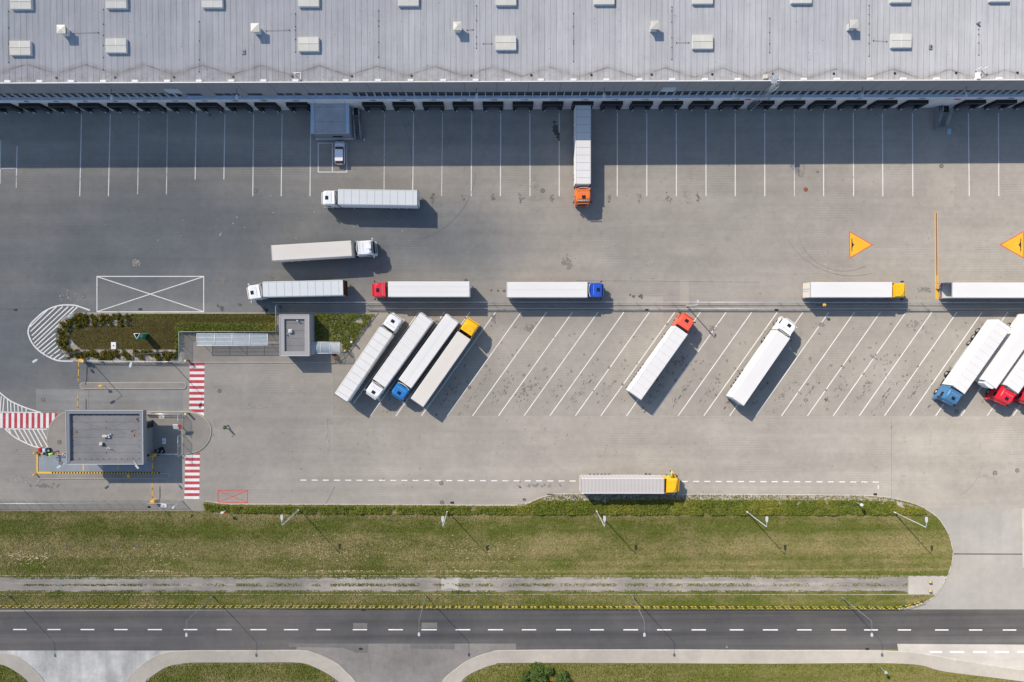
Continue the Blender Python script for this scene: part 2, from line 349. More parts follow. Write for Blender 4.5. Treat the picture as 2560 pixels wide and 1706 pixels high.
# ---------------------------------------------------------------- mesh builder
class MB:
    def __init__(s): s.v = []; s.f = []; s.mi = []; s.sm = []
    def add(s, vs, fs, mi=0, smooth=False):
        o = len(s.v); s.v += [tuple(v) for v in vs]
        for f in fs: s.f.append([i+o for i in f]); s.mi.append(mi); s.sm.append(smooth)
        return s
    def box(s, c, d, rz=0, mi=0, ry=0, rx=0):
        R = Matrix.Rotation(rz, 3, 'Z') @ Matrix.Rotation(ry, 3, 'Y') @ Matrix.Rotation(rx, 3, 'X'); c = Vector(c)
        vs = [c + R @ Vector((x*d[0]/2, y*d[1]/2, z*d[2]/2)) for z in (-1, 1) for y in (-1, 1) for x in (-1, 1)]
        return s.add(vs, [(0, 2, 3, 1), (4, 5, 7, 6), (0, 1, 5, 4), (2, 6, 7, 3), (0, 4, 6, 2), (1, 3, 7, 5)], mi)
    def bbox(s, c, d, b=.03, rz=0, mi=0):      # box with bevelled vertical and top edges
        R = Matrix.Rotation(rz, 3, 'Z'); c = Vector(c); x, y, z = d[0]/2, d[1]/2, d[2]/2
        def ring(xx, yy, bb, zz): return [c + R @ Vector(p) for p in ((xx-bb, -yy, zz), (xx, -yy+bb, zz), (xx, yy-bb, zz), (xx-bb, yy, zz), (-xx+bb, yy, zz), (-xx, yy-bb, zz), (-xx, -yy+bb, zz), (-xx+bb, -yy, zz))]
        return s.loft([ring(x, y, b, -z), ring(x, y, b, z-b), ring(x-b*.7, y-b*.7, b, z)], mi, False)
    def loft(s, rings, mi=0, smooth=False, caps=(True, True)):
        n = len(rings[0]); o = len(s.v)
        for r in rings: s.v += [tuple(p) for p in r]
        for k in range(len(rings)-1):
            for i in range(n):
                j = (i+1) % n; s.f.append([o+k*n+i, o+k*n+j, o+(k+1)*n+j, o+(k+1)*n+i]); s.mi.append(mi); s.sm.append(smooth)
        if caps[0]: s.f.append([o+i for i in range(n)][::-1]); s.mi.append(mi); s.sm.append(False)
        if caps[1]: s.f.append([o+(len(rings)-1)*n+i for i in range(n)]); s.mi.append(mi); s.sm.append(False)
        return s
    def cyl(s, p0, p1, r0, r1=None, n=10, mi=0, smooth=True):
        r1 = r0 if r1 is None else r1; p0 = Vector(p0); p1 = Vector(p1); d = (p1-p0).normalized()
        a = d.orthogonal().normalized(); b = d.cross(a)
        rg = lambda p, r: [p + a*math.cos(2*PI*i/n)*r + b*math.sin(2*PI*i/n)*r for i in range(n)]
        return s.loft([rg(p0, r0), rg(p1, r1)], mi, smooth)
    def tube(s, pts, r, n=6, mi=0):
        for a, b in zip(pts[:-1], pts[1:]): s.cyl(a, b, r, r, n, mi)
        return s
    def poly(s, pts, z=None, mi=0):
        vs = [(p[0], p[1], p[2] if z is None else z) for p in pts]
        a = sum(vs[i][0]*vs[(i+1) % len(vs)][1]-vs[(i+1) % len(vs)][0]*vs[i][1] for i in range(len(vs)))
        if a < 0: vs = vs[::-1]
        return s.add(vs, [list(range(len(vs)))], mi)
    def slab(s, pts, z0, z1, mi=0, mside=None):
        vs = [(p[0], p[1]) for p in pts]
        a = sum(vs[i][0]*vs[(i+1) % len(vs)][1]-vs[(i+1) % len(vs)][0]*vs[i][1] for i in range(len(vs)))
        if a < 0: vs = vs[::-1]
        n = len(vs); s.add([(x, y, z1) for x, y in vs], [list(range(n))], mi)
        s.add([(x, y, z0) for x, y in vs]+[(x, y, z1) for x, y in vs], [(i, (i+1) % n, n+(i+1) % n, n+i) for i in range(n)], mi if mside is None else mside)
        return s
    def line(s, a, b, wd, z, mi=0):
        a = Vector((a[0], a[1])); b = Vector((b[0], b[1])); d = (b-a).normalized(); n = Vector((-d.y, d.x))*wd/2
        return s.poly([a-n, b-n, b+n, a+n], z, mi)
    def path(s, pts, wd, z, mi=0, z1=None):
        L = offs(pts, wd/2); R = offs(pts, -wd/2)
        for i in range(len(pts)-1):
            q = [L[i], L[i+1], R[i+1], R[i]]
            if z1 is None: s.poly(q, z, mi)
            else: s.slab(q, z, z1, mi)
        return s
    def build(s, name, mats, parent=None, loc=None, world=None, smooth=None):
        me = bpy.data.meshes.new(name); vs = s.v
        if world is not None: vs = [(x-world[0], y-world[1], z-world[2]) for x, y, z in vs]
        me.from_pydata(vs, [], s.f)
        if not isinstance(mats, (list, tuple)): mats = [mats]
        for m in mats: me.materials.append(m)
        me.polygons.foreach_set('material_index', s.mi); me.polygons.foreach_set('use_smooth', s.sm); me.update()
        o = bpy.data.objects.new(name, me); C.objects.link(o)
        if parent: o.parent = parent
        if loc is not None: o.location = loc
        return o
def offs(pts, d):
    out = []
    for i in range(len(pts)):
        a = Vector(pts[max(i-1, 0)][:2]); b = Vector(pts[min(i+1, len(pts)-1)][:2]); t = (b-a).normalized()
        out.append(Vector(pts[i][:2]) + Vector((-t.y, t.x))*d)
    return out
def smoothpath(pts, n=6, closed=False):        # Catmull-Rom through pixel or world points
    out = []; N = len(pts); g = (lambda i: pts[i % N]) if closed else (lambda i: pts[min(max(i, 0), N-1)])
    for i in range(N if closed else N-1):
        p0, p1, p2, p3 = (Vector(g(i+k)[:2]) for k in (-1, 0, 1, 2))
        for j in range(n):
            t = j/n; out.append(.5*((2*p1)+(p2-p0)*t+(2*p0-5*p1+4*p2-p3)*t*t+(3*p1-p0-3*p2+p3)*t**3))
    if not closed: out.append(Vector(g(N-1)[:2]))
    return out
PP = lambda pts, z=0.0: [P(p[0], p[1], z) for p in pts]
def tag(o, label=None, cat=None, group=None, kind=None):
    if label: o['label'] = label
    if cat: o['category'] = cat
    if group: o['group'] = group
    if kind: o['kind'] = kind
    return o
def struct(name, mb, mat): return tag(mb.build(name, mat), kind='structure')
def thing(name, label, cat, loc=(0, 0, 0), rz=0, group=None):
    o = bpy.data.objects.new(name, None); C.objects.link(o); o.empty_display_size = .5
    o.location = loc; o.rotation_euler = (0, 0, rz); return tag(o, label, cat, group)
def copy_tree(o, parent=None):
    c = o.copy(); C.objects.link(c)
    if parent: c.parent = parent
    for ch in list(o.children): copy_tree(ch, c)
    return c
def rect(x0, y0, x1, y1): return [(x0, y0), (x1, y0), (x1, y1), (x0, y1)]
# ================================================================ THE SETTING
def quadpx(x0, y0, x1, y1, z=0): return PP(rect(x0, y0, x1, y1), z)
XL, XR = -165.0, 165.0
YW = P(1253, 273.3).y; YR0 = P(1280, 1521.5).y
struct('ground', MB().poly([(-900, -900), (900, -900), (900, 900), (-900, 900)], -.04), M['grass2'])
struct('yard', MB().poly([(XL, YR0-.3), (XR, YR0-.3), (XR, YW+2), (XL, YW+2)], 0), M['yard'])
struct('parking_area', MB().poly(PP([(830, 905), (945, 781), (2700, 781), (2700, 1041), (830, 1041)]), .004), M['bays'])
b = MB()
for i, q in enumerate([(1568, 742, 1658, 803), (2318, 326, 2386, 519), (2386, 700, 2560, 745), (1700, 700, 1722, 760)]): b.poly(quadpx(*q), .006)
struct('pavement_patch', b, M['patch'])
b = MB()
for q in [(90, 973, 457, 1026)]: b.poly(quadpx(*q), .0055)
struct('lane_patch', b, M['lane'])
struct('entrance_pavement', MB().poly(quadpx(2229, 1272, 2800, 1524), .0055), M['entry'])
0 and struct('corner_pavement', MB().poly(quadpx(2229, 1041, 2800, 1270), .003), M['patch2'])
struct('road', MB().poly([(-330, P(-50, 1628).y), (330, P(2600, 1628).y), (330, YR0), (-330, YR0)], .004), M['road'])
struct('shoulder_concrete', MB().poly([P(2243, 1610), P(2560, 1612), P(3400, 1612), P(3400, 1720), P(2560, 1690), P(2246, 1629)], .008), M['concrete'])
b = MB()
for q in [(883-0, 1558, 918, 1572), (1054, 1557, 1093, 1571)]: b.poly(quadpx(*q), .0075)
b.poly(PP([(722, 1609), (921, 1609.5), (921, 1633), (890, 1632), (858, 1620), (722, 1618)]), .0085)
b.poly(PP([(1026, 1609), (1137, 1609.5), (1137, 1624), (1026, 1622)]), .0085)
struct('road_patch', b, M['roadpatch'])
struct('side_street', MB().poly([P(740, 1627), P(640+380/3.647, 1609.5), P(1290, 1609.5), P(1290, 1640), P(1200, 1660), P(1120, 1900), P(880, 1900), P(780, 1660)], .006), M['sidestreet'])
struct('side_street_concrete', MB().poly([P(-60, 1626.8), P(520, 1626.8), P(420, 1680), P(330, 1900), P(115, 1900), P(20, 1680)], .006), M['palecon'])
def walk(name, outer, inner, z=.12):
    o = [P(*p) for p in smoothpath(outer, 6)]; i = [P(*p) for p in smoothpath(inner, 6)]
    struct(name, MB().slab(o+i[::-1], -.02, z), M['sidewalk'])
    struct('kerb', MB().path(o, .16, -.02, 0, z+.015), M['kerb'])
walk('sidewalk', [(-120, 1629), (0, 1633), (30, 1638), (55, 1650), (85, 1675), (112, 1706), (150, 1780)], [(-120, 1657), (0, 1661), (22, 1668), (48, 1684), (72, 1706), (110, 1790)])
SWO = [(318, 1760), (320, 1706), (332, 1684), (370, 1651), (411, 1632.5), (466, 1627.5), (560, 1627), (640, 1627), (745, 1626.5), (785, 1633), (840, 1658), (870, 1685), (889, 1706), (920, 1760)]
SWI = [(362, 1760), (364, 1706), (381, 1690), (420, 1666), (470, 1657), (520, 1656), (580, 1656), (640, 1656), (748, 1656.5), (788, 1668), (821, 1685), (836, 1695), (849, 1708), (870, 1760)]
walk('sidewalk', SWO, SWI)
walk('sidewalk', [(1085, 1770), (1106, 1706), (1139, 1674), (1175, 1650), (1224, 1632.5), (1280, 1626.5), (1600, 1625), (1920, 1626.5), (2246, 1629), (2400, 1651), (2560, 1676), (2800, 1700)],
     [(1130, 1770), (1152, 1708), (1172, 1687), (1205, 1671), (1238, 1661), (1280, 1657), (1600, 1657.5), (1920, 1659), (2257, 1659), (2363, 1679), (2560, 1704), (2800, 1740)])
# ---- verge between yard and road
VERGE = [(-420, 1277), (512.5, 1277), (512.5, 1253.5), (540, 1257), (575, 1260.5), (640, 1261), (1000, 1262), (1280, 1263.8), (1315, 1259.7), (1348, 1246), (1384, 1236.5), (1410, 1235.5), (1920, 1236.9), (2150, 1239), (2190, 1240.5),
         (2230, 1246), (2275, 1256), (2310, 1270.6), (2345, 1295.4), (2370, 1334), (2381, 1377), (2377.4, 1412.4), (2363, 1448), (2338, 1487), (2318, 1502), (2290, 1514), (2245, 1523), (1920, 1524.5), (640, 1521.5), (-420, 1520)]
VW = PP(VERGE); struct('verge', MB().slab(VW, -.02, .10), M['grass'])
struct('kerb', MB().path(PP(smoothpath(VERGE[2:27], 4)), .16, -.02, 0, .125), M['kerb'])
struct('kerb', MB().path(PP([(2245, 1523.5), (1920, 1525), (640, 1522), (-420, 1520.5)]), .16, -.02, 0, .125), M['kerbdark'])
struct('gravel', MB().poly(PP([(1352, 1246.5), (1384, 1238), (1410, 1237), (1920, 1238.3), (2150, 1240.4), (2188, 1242), (2228, 1247.6), (2300, 1268), (2290, 1276), (2200, 1262), (1400, 1258)]), .104), M['gravel'])
struct('track', MB().poly(PP([(-420, 1443)]+[(x, 1443.5+random.uniform(-1.2, 1.6)) for x in range(-20, 2270, 18)]+[(2270, 1442), (2270, 1482)]+[(x, 1478.5+random.uniform(-1.8, 1.5)) for x in range(2260, -30, -18)]+[(-420, 1479)]), .105), M['track'])
struct('track_slab', MB().slab(PP([(2270, 1440.5), (2366, 1440), (2352, 1466), (2336, 1486), (2270, 1486)]), 0, .115), M['concrete'])
struct('track_slab', MB().poly(PP([(1103, 1445), (1108, 1444), (1116, 1449), (1130, 1449), (1142, 1444), (1147, 1445), (1146, 1476), (1136, 1472), (1122, 1470), (1110, 1474), (1103, 1474)]), .112), M['concrete'])
struct('track_slab', MB().poly(PP([(148, 1444), (159, 1444), (156, 1478), (148, 1478)]), .112), M['lane'])
struct('edging', MB().line(P(-300, 1439), P(2366, 1440), .10, .125).line(P(-300, 1485.5), P(2270, 1486.2), .07, .118), M['kerb'])
# ---- pavement strip by the lower-left fence
struct('pavement_strip', MB().slab(PP([(-420, 1248), (480, 1247.5), (512, 1251), (512.5, 1277), (-420, 1277)]), -.02, .11), M['paving'])
# ---- planted island
ISL = smoothpath([(186, 783), (164.5, 793), (148, 812), (144.5, 830), (148, 859), (163, 886), (182, 900), (205, 906)], 4)
ISLAND = ISL + [Vector((833, 906.5))] + smoothpath([(833, 906.5), (848, 902.5), (869, 885), (890, 855)], 4)[1:] + [Vector((945, 783))]
IW = PP(ISLAND); struct('island', MB().slab(IW, -.02, .12), M['paving'])
struct('kerb', MB().path(IW+IW[:1], .15, -.02, 0, .135), M['kerb'])
LAWN = [(327.7, 785), (692, 785), (692, 810), (443, 810), (441, 874)] + [tuple(v) for v in smoothpath([(205, 874), (190, 862), (178, 846), (175.5, 832), (183, 819), (197, 814)], 3)] + [(327.7, 814)]
struct('island_gravel', MB().poly(PP([tuple(v) for v in ISL[1:-1]]+[(456, 905.2), (456, 829), (692, 829), (692, 784.5), (190, 784.5)]), .124), M['gravel'])
struct('lawn', MB().poly(PP(LAWN), .129), M['lawn'])
BED = [(789, 785), (936, 785), (893, 846), (882, 862), (872, 874), (858, 880), (857, 853), (789, 853)]
struct('island_gravel', MB().poly(PP(BED), .126), M['gravel'])
def isle(pts, n=3, mat='paving', h=.13):
    w_ = PP(pts); struct('traffic_island', MB().slab(w_, -.02, h), M[mat]); struct('kerb', MB().path(w_+w_[:1], .13, -.02, 0, h+.012), M['kerb'])
def pill(x0, y0, x1, y1):
    r = (y1-y0)/2; cy = (y0+y1)/2
    return [(x1-r+r*math.cos(a), cy+r*math.sin(a)) for a in np.linspace(-PI/2, PI/2, 9)] + [(x0+r+r*math.cos(a), cy+r*math.sin(a)) for a in np.linspace(PI/2, 3*PI/2, 9)]
isle(pill(201, 957, 466, 972)); isle(pill(95, 1184, 425, 1196.5))
GI = [(165, 1030), (455, 1029.5)] + [tuple(v) for v in smoothpath([(466, 1029.5), (490, 1034), (512, 1046), (525, 1063), (527.8, 1080), (521, 1104), (499, 1126), (466, 1135)], 3)] + [(455, 1135.2), (140, 1133)] + [tuple(v) for v in smoothpath([(130, 1130), (121, 1112), (119, 1092), (124, 1068), (136, 1049), (152, 1035)], 3)]
isle(GI)
# ---- kerb lines between yard and parking
struct('kerb', MB().path(PP([(700, 762.5), (1500, 762.5), (2760, 764)]), .09, -.02, 0, .09), M['kerb'])
struct('kerb', MB().path(PP([(950, 778.5), (1500, 778), (2760, 779.5)]), .10, -.02, 0, .10), M['kerb'])
# ---- painted markings
LW = .15
b = MB(); bw = MB()
TOPS = [204, 276, 347.5, 419, 491, 562.5, 634, 705.5, 777, 961.6, 1034, 1106.6, 1179.5, 1252, 1324.8, 1398, 1543.5, 1617, 1690.7, 1764.7, 1838, 1911.7, 1985.5, 2059, 2133, 2206, 2281, 2421, 2496, 2571, 2645]
BOTS = [199.5, 271, 344, 416, 487, 559, 632, 703, 775, 960, 1031.6, 1104, 1178, 1251, 1325, 1398, 1543, 1617, 1691, 1765, 1838, 1912, 1986, 2059, 2134, 2207, 2282, 2423, 2497, 2573, 2647]
for i, (a, c) in enumerate(zip(TOPS, BOTS)):
    yb = 449 if i in (4, 5) else (486 if i in (2, 3) else 491)
    (bw if i in (2, 3, 9, 11, 22) else b).line(P(a, 283 if i > 8 else 286), P(c+(a-c)*(491-yb)/208, yb), LW, .012)
b.line(P(42.8, 366), P(41.2, 440), LW, .012); bw.line(P(41.1, 442), P(40.6, 470), LW, .012); b.line(P(2, 351), P(0, 460), LW, .012); b.line(P(0, 421.5), P(39, 421), LW, .012)
for x in (795.5, 831, 867): b.line(P(x, 359), P(x, 430), .15, .012)
b.line(P(794.7, 358.5), P(867.8, 358.5), .12, .013); b.line(P(794.7, 430.6), P(867.8, 430.6), .14, .013)
struct('bay_line', b, M['paint'])
x0, y0, x1, y1 = 242.5, 691.5, 509.3, 780
b = MB().line(P(x0-1, y0), P(x1+1, y0), .15, .013).line(P(x0-1, y1), P(x1+1, y1), .15, .013).line(P(x0, y0), P(x0, y1), .15, .014).line(P(x1, y0), P(x1, y1), .15, .014)
b.line(P(x0+2, y0+1), P(x1-2, y1-1), .15, .015).line(P(x0+2, y1-1), P(x1-2, y0+1), .15, .016)
struct('crossed_box_marking', b, M['paint'])
x0, y0, x1, y1 = 545.3, 1226, 618.6, 1257.2
b = MB().line(P(x0-.8, y0), P(x1+.8, y0), .12, .013).line(P(x0-.8, y1), P(x1+.8, y1), .12, .013).line(P(x0, y0), P(x0, y1), .12, .014).line(P(x1, y0), P(x1, y1), .12, .014)
b.line(P(x0+1, y0+1), P(x1-1, y1-1), .10, .015).line(P(x0+1, y1-1), P(x1-1, y0+1), .10, .016)
struct('red_box_marking', b, M['paintredthin'])
DB = [883-21.5, 925.8, 989.8, 1053.6, 1117.8, 1181.3, 1246, 1310, 1374.5, 1438.5, 1502, 1566.3, 1631, 1695.3, 1759.5, 1824, 1889.3, 1953.5, 2018.7, 2083, 2148, 2211, 2274.3, 2339, 2403, 2467.9, 2532.5, 2597, 2662]
b = MB()
DT = []
for i, x in enumerate(DB):
    dx = 185.3-5.5*max(0, (x-1500)/1000); DT.append(x+dx); t = 0.12 if i == 0 else 0
    b.line(P(x+dx*t, 1040-260*t), P(x+dx, 780.5), .145, .012)
b.line(P(983, 780.5), P(972, 796), .14, .012)
struct('bay_line', b, M['paint'])
struct('bay_line', bw, M['paintworn'])
b = MB()
for k in range(52):
    xa = 751+28.05*k
    if 1440 < xa < 1690 and k % 1 == 0 and 1448 < xa+15 < 1700: continue
    y = 1200.6+(xa-751)*.0034; b.line(P(xa, y), P(xa+15, y+.05), .17, .012)
b.line(P(2195.6, 1213.5), P(2195.6, 1222.5), .17, .012)
struct('lane_dash', b, M['paint'])
# road centre line
b = MB()
D1 = [(120, 243), (433, 553), (735, 860), (1042, 1163), (1348, 1477), (1675, 1800), (1977, 2112), (2283, 2429)]
D2 = [(255, 385), (550, 680), (882, 1013), (1207, 1340), (1508, 1648), (1820, 1953), (2115, 2253)]
D3 = [(90, 220), (402, 537), (712, 837), (1015, 1150), (1323, 1453), (1637, 1767), (1985, 2110), (2287, 2425)]
D4 = [(205, 307), (443, 550), (677, 775), (915, 1008), (1178, 1272), (1417, 1510), (1655, 1750)]
ds = [(a/3.647, c/3.647) for a, c in D1]+[(640+a/3.647, 640+c/3.647) for a, c in D2]+[(1280+a/3.647, 1280+c/3.647) for a, c in D3]+[(1920+a/2.82, 1920+c/2.82) for a, c in D4]
ds += [(-85*k+33-90, -85*k+67-90) for k in range(0, 8)]+[(2590+85*k, 2624+85*k) for k in range(8)]
for a, c in ds: b.line(P(a, 1574.2+(a/2560)*1.2), P(c, 1574.2+(c/2560)*1.2), .19, .012)
for a, c in [(1140, 1226), (1282, 1382), (1445, 1542), (1598, 1698), (1760, 1850), (1930, 2020), (2100, 2190)]: b.line(P(1920+a/2.82, 1630), P(1920+c/2.82, 1630.6), .32, .016)
struct('centre_line', b, M['paint'])
# pedestrian crossings, red and white
bwht = MB(); bred = MB()
for k in range(18):
    y = 907+k*7.3; xa = 474.6-k*.11; xb = 511.4-k*.09
    if k < 17: (bred if k % 2 == 0 else bwht).poly(PP([(xa, y+.2), (xb, y+.2), (xb, y+7.1), (xa if k < 16 else xa+16, y+7.1)]), .012)
bwht.poly(PP([(490, 1031.5), (510, 1031.5), (510, 1040)]), .013)
for k in range(16):
    y = 1137.6+k*7.37; xa = 463.3-k*.17; xb = 499.4-k*.07
    (bwht if k % 2 == 0 else bred).poly(PP([(xa, y+.2), (xb, y+.2), (xb, y+7.2), (xa, y+7.2)]), .012)
bred.poly(PP([(484, 1137.2), (499, 1130.5), (499.5, 1137.2)]), .0125)
for k in range(-10, 11):
    xa = 7.2+k*14.4
    if xa < 140: bred.poly(PP([(xa, 1033), (xa+7, 1033), (xa+6.8-(0 if k < 9 else 3), 1070.5), (xa-.2, 1070.5)]), .012)
    if xa+7 < 134: bwht.poly(PP([(xa+7.2, 1033), (xa+14.2, 1033), (xa+14, 1070.5), (xa+7, 1070.5)]), .012)
struct('crossing_stripe', bwht, M['paint']); struct('crossing_stripe', bred, M['paintred'])
# hatched areas
Z1 = lambda x, y: P(x/3.647, 640+y/3.647)
Z4 = lambda x, y: P(x/3.647, 1000+y/3.647)
b = MB()
arc = smoothpath([(820, 497), (700, 455), (640, 449), (560, 450), (480, 470), (400, 510), (340, 560), (285, 615), (262, 660), (258, 710), (290, 790), (350, 860), (430, 915), (520, 953), (600, 960), (668, 959)], 3)
b.path([Z1(*p) for p in arc], .23, .013)
for s0, e0 in [((275, 648), (448, 480)), ((278, 690), (518, 462)), ((290, 728), (572, 462)), ((298, 765), (622, 462)), ((312, 797), (672, 462)), ((328, 823), (706, 466)), ((345, 845), (505, 708)), ((372, 868), (510, 750)),
               ((395, 886), (516, 785)), ((425, 905), (528, 820)), ((455, 922), (545, 853)), ((490, 938), (560, 885)), ((535, 945), (588, 908))]:
    b.line(Z1(*s0), Z1(*e0), .20, .0125)
hz = smoothpath([(-60, 1200), (0, 1250), (60, 1298), (110, 1330), (220, 1380), (375, 1430)], 3)
b.path([Z1(*p) for p in hz], .22, .013); b.line(Z1(-60, 1424), Z1(375, 1429), .16, .014)
for x in (-20, 12, 38, 68, 97, 130, 163, 198, 236): b.line(Z1(x, min(1266+.52*x, 1400)+6), Z1(x-12 if x < 60 else x+4, 1420), .17, .0125)
b.line(Z4(50, 265), Z4(430, 268), .16, .0145)
b.path([Z4(*p) for p in smoothpath([(45, 262), (90, 305), (150, 350), (270, 410), (330, 430), (385, 442)], 3)], .20, .013)
for s0, e0 in [((78, 268), (100, 305)), ((128, 268), (178, 358)), ((172, 268), (245, 392)), ((215, 268), (298, 418)), ((258, 268), (345, 432)), ((300, 268), (390, 438)), ((340, 268), (440, 440)), ((378, 268), (482, 465))]:
    b.line(Z4(*s0), Z4(*e0), .20, .0125)
struct('hatching', b, M['paint'])
# warning triangles for the speed bump
by = MB(); br = MB(); bk = MB()
def tri(a, c, tip, sgn):
    br.poly(PP([a, c, tip]), .012); g = [Vector(a), Vector(c), Vector(tip)]; m = (g[0]+g[1]+g[2])/3
    by.poly(PP([m+(q-m)*.90 for q in g]), .016)
    x = a[0]+7.2*sgn
    bk.poly(PP([(x-1*sgn, 596.5), (x+1.1*sgn, 596.5), (x+1.2*sgn, 605), (x+3*sgn, 609.5), (x+6*sgn, 612.3), (x+3*sgn, 615.5), (x+1.2*sgn, 620), (x+1.1*sgn, 629), (x-1*sgn, 629)]), .02)
tri((2122.4, 578), (2123.5, 646.8), (2182.6, 612.3), 1); tri((2559, 578), (2560, 647.2), (2499, 612.3), -1)
struct('triangle_marking', br, M['paintredthin']); struct('triangle_marking', by, M['paintyellow']); struct('triangle_marking', bk, M['paintblack'])
sb = thing('speed_bump', 'long yellow and brown rubber speed bump across the yard', 'speed bump', P(2341, 640))
def seg(y0, y1, wx, z0, z1): return [P(2340.4+(y-531)/218*1.8+s_*wx, y) for y, s_ in ((y0, -1), (y0, 1), (y1, 1), (y1, -1))]
MB().slab(seg(531, 749, 3.6, 0, 0), 0, .035).build('edge_strip', M['paintyellow'], sb, world=sb.location)
MB().slab(seg(532, 689, 1.6, 0, 0), 0, .06).build('ridge', M['paintbrown'], sb, world=sb.location)
MB().slab(seg(689, 725, .7, 0, 0), 0, .055).build('worn_ridge', M['paintbrown'], sb, world=sb.location)
# joints in the concrete
b = MB()
for a, c in [((830, 1040.5), (2229, 1042.5)), ((830, 905), (830, 1150))]: b.line(P(*a), P(*c), .05, .010)
struct('pavement_joint', b, M['kerb'])
b = MB()
for a, c in [((1440, 702), (1900, 706)), ((2229, 1045), (2229, 1272)), ((0, 1640-868), (140, 773)), ((0, 775), (40, 774)), ((217, 900), (221, 955)), ((222, 1200-180), (222, 972)), ((400, 1247), (401, 1216)), ((920, 1632), (928, 1680)), ((1029, 1624), (1036, 1690))]: b.line(P(*a), P(*c), .035, .0105)
struct('pavement_joint', b, M['kerbdark'])
struct('drain_channel', MB().line(P(2383, 1385.2), P(2556, 1385.8), .22, .016), M['kerbdark'])
struct('kerb', MB().path(PP([(2557, 1272), (2559, 1420)]), .3, -.02, 0, .12), M['kerb'])
# stains and tyre marks
def blob(b, px, py, r, z=.009, n=9, sx=1.0, ang=0):
    c = P(px, py); pts = []
    for i in range(n):
        a = 2*PI*i/n; rr = r*random.uniform(.55, 1.3); x, y = rr*math.cos(a)*sx, rr*math.sin(a)
        pts.append((c.x+x*math.cos(ang)-y*math.sin(ang), c.y+x*math.sin(ang)+y*math.cos(ang)))
    b.poly(pts, z)
b = MB(); bs = MB(); zz = .0085
for i, (xb, xt) in enumerate(zip(DB, DT)):
    n = random.randint(26, 60)
    for k in range(n):
        t = random.gauss(.24, .10); u = random.gauss(.5, .10)
        px = xb+(xt-xb)*t+64*u; py = 1040-260*t
        if 0 < t < .8: zz += 1e-5; blob((b if random.random() < .3 else bs), px, py, random.uniform(.03, .12), zz, 7, random.choice((1, 2, 3.2)), .95)
    for k in range(8): zz += 1e-5; blob(bs, xb+(xt-xb)*random.uniform(.2, .9)+64*random.random(), 1040-260*random.uniform(.2, .9), random.uniform(.08, .3), zz, 9)
for (x, y, r) in [(1390, 318, .5), (1393, 335, .45), (1389, 328, .6), (1395, 344, .35), (1386, 305, .25), (1398, 350, .2), (1165, 700, .3), (556, 772, .45), (663, 775, .5), (600, 762, .3), (545, 765, .25), (700, 768, .3),
                  (1603, 741, .45), (1584, 742, .25), (1575, 738, .2), (1228, 726, .18), (1260, 728, .3), (1245, 727, .2), (2065, 1000, .3), (1300, 1218, .2), (1300, 1205, .15), (1310, 1250, .3)]: zz += 1e-5; blob(b, x, y, r, zz, 12)
for (x, y, r, s_) in [] and [(1415, 652, .9, 1), (1422, 664, .5, 1), (1382, 660, .3, 1), (1235, 800, .6, 1), (1320, 820, .8, 1), (1780, 820, .5, 1), (2290, 812, 1.0, 1.2), (2050, 812, .5, 1), (110, 1215, .4, 3), (2310, 725, .6, 1.6), (560, 700, .7, 3), (690, 690, .6, 2), (1345, 1215, .3, 9)]: zz += 1e-5; blob(bs, x, y, r, zz, 14, s_)
for (x, y, r, s_) in [(1415, 652, 5, 7), (1422, 664, 3, 4), (1235, 800, 4, 6), (1320, 820, 6, 5), (1780, 820, 4, 4), (2290, 812, 9, 7), (2050, 812, 5, 4), (110, 1215, 14, 2), (2310, 725, 8, 4), (560, 700, 10, 3), (690, 690, 8, 3), (1345, 1215, 30, 2), (1100, 800, 14, 8), (1700, 905, 20, 14), (1310, 975, 16, 12), (2200, 900, 22, 14)]:
    for k in range(28): zz += 1e-5; blob(bs, x+random.gauss(0, r), y+random.gauss(0, s_), random.uniform(.05, .26), zz, 8)
for x in (1081, 1159, 1231, 1303, 1378, 1524, 1597, 1671, 1745, 1083, 1005):
    for k in range(14): zz += 1e-5; blob(bs if k % 3 else b, x+random.gauss(0, 3), 495+random.gauss(0, 6), random.uniform(.05, .22), zz, 7)
for k in range(520): zz += 1e-5; blob(bs, random.uniform(0, 2560), random.choice([random.uniform(285, 770), random.uniform(1045, 1230)]), random.uniform(.03, .13), zz, 6)
struct('oil_stain', b, M['stain']); struct('tyre_stain', bs, M['softstain'])
b = MB()
for c0, r_, a0, a1 in [((1000, 415), 190, .1, 1.3), ((700, 420), 330, -.35, .1), ((1075, 640), 120, 2.3, 3.6), ((2110, 560), 118, 1.1, 2.9), ((2130, 500), 190, 1.3, 2.6), ((1280, 500), 200, 2.5, 3.1), ((560, 1100), 300, .4, .9), ((1905, 300), 90, .2, 1.2), ((2330, 1130), 130, .3, 1.0)]:
    pts = [P(c0[0]+r_*math.cos(a), c0[1]+r_*math.sin(a)) for a in np.linspace(a0, a1, 22)]; zz += 1e-5; b.path(pts, .045, zz)
struct('tyre_mark', b, M['softstain'])
b = MB()
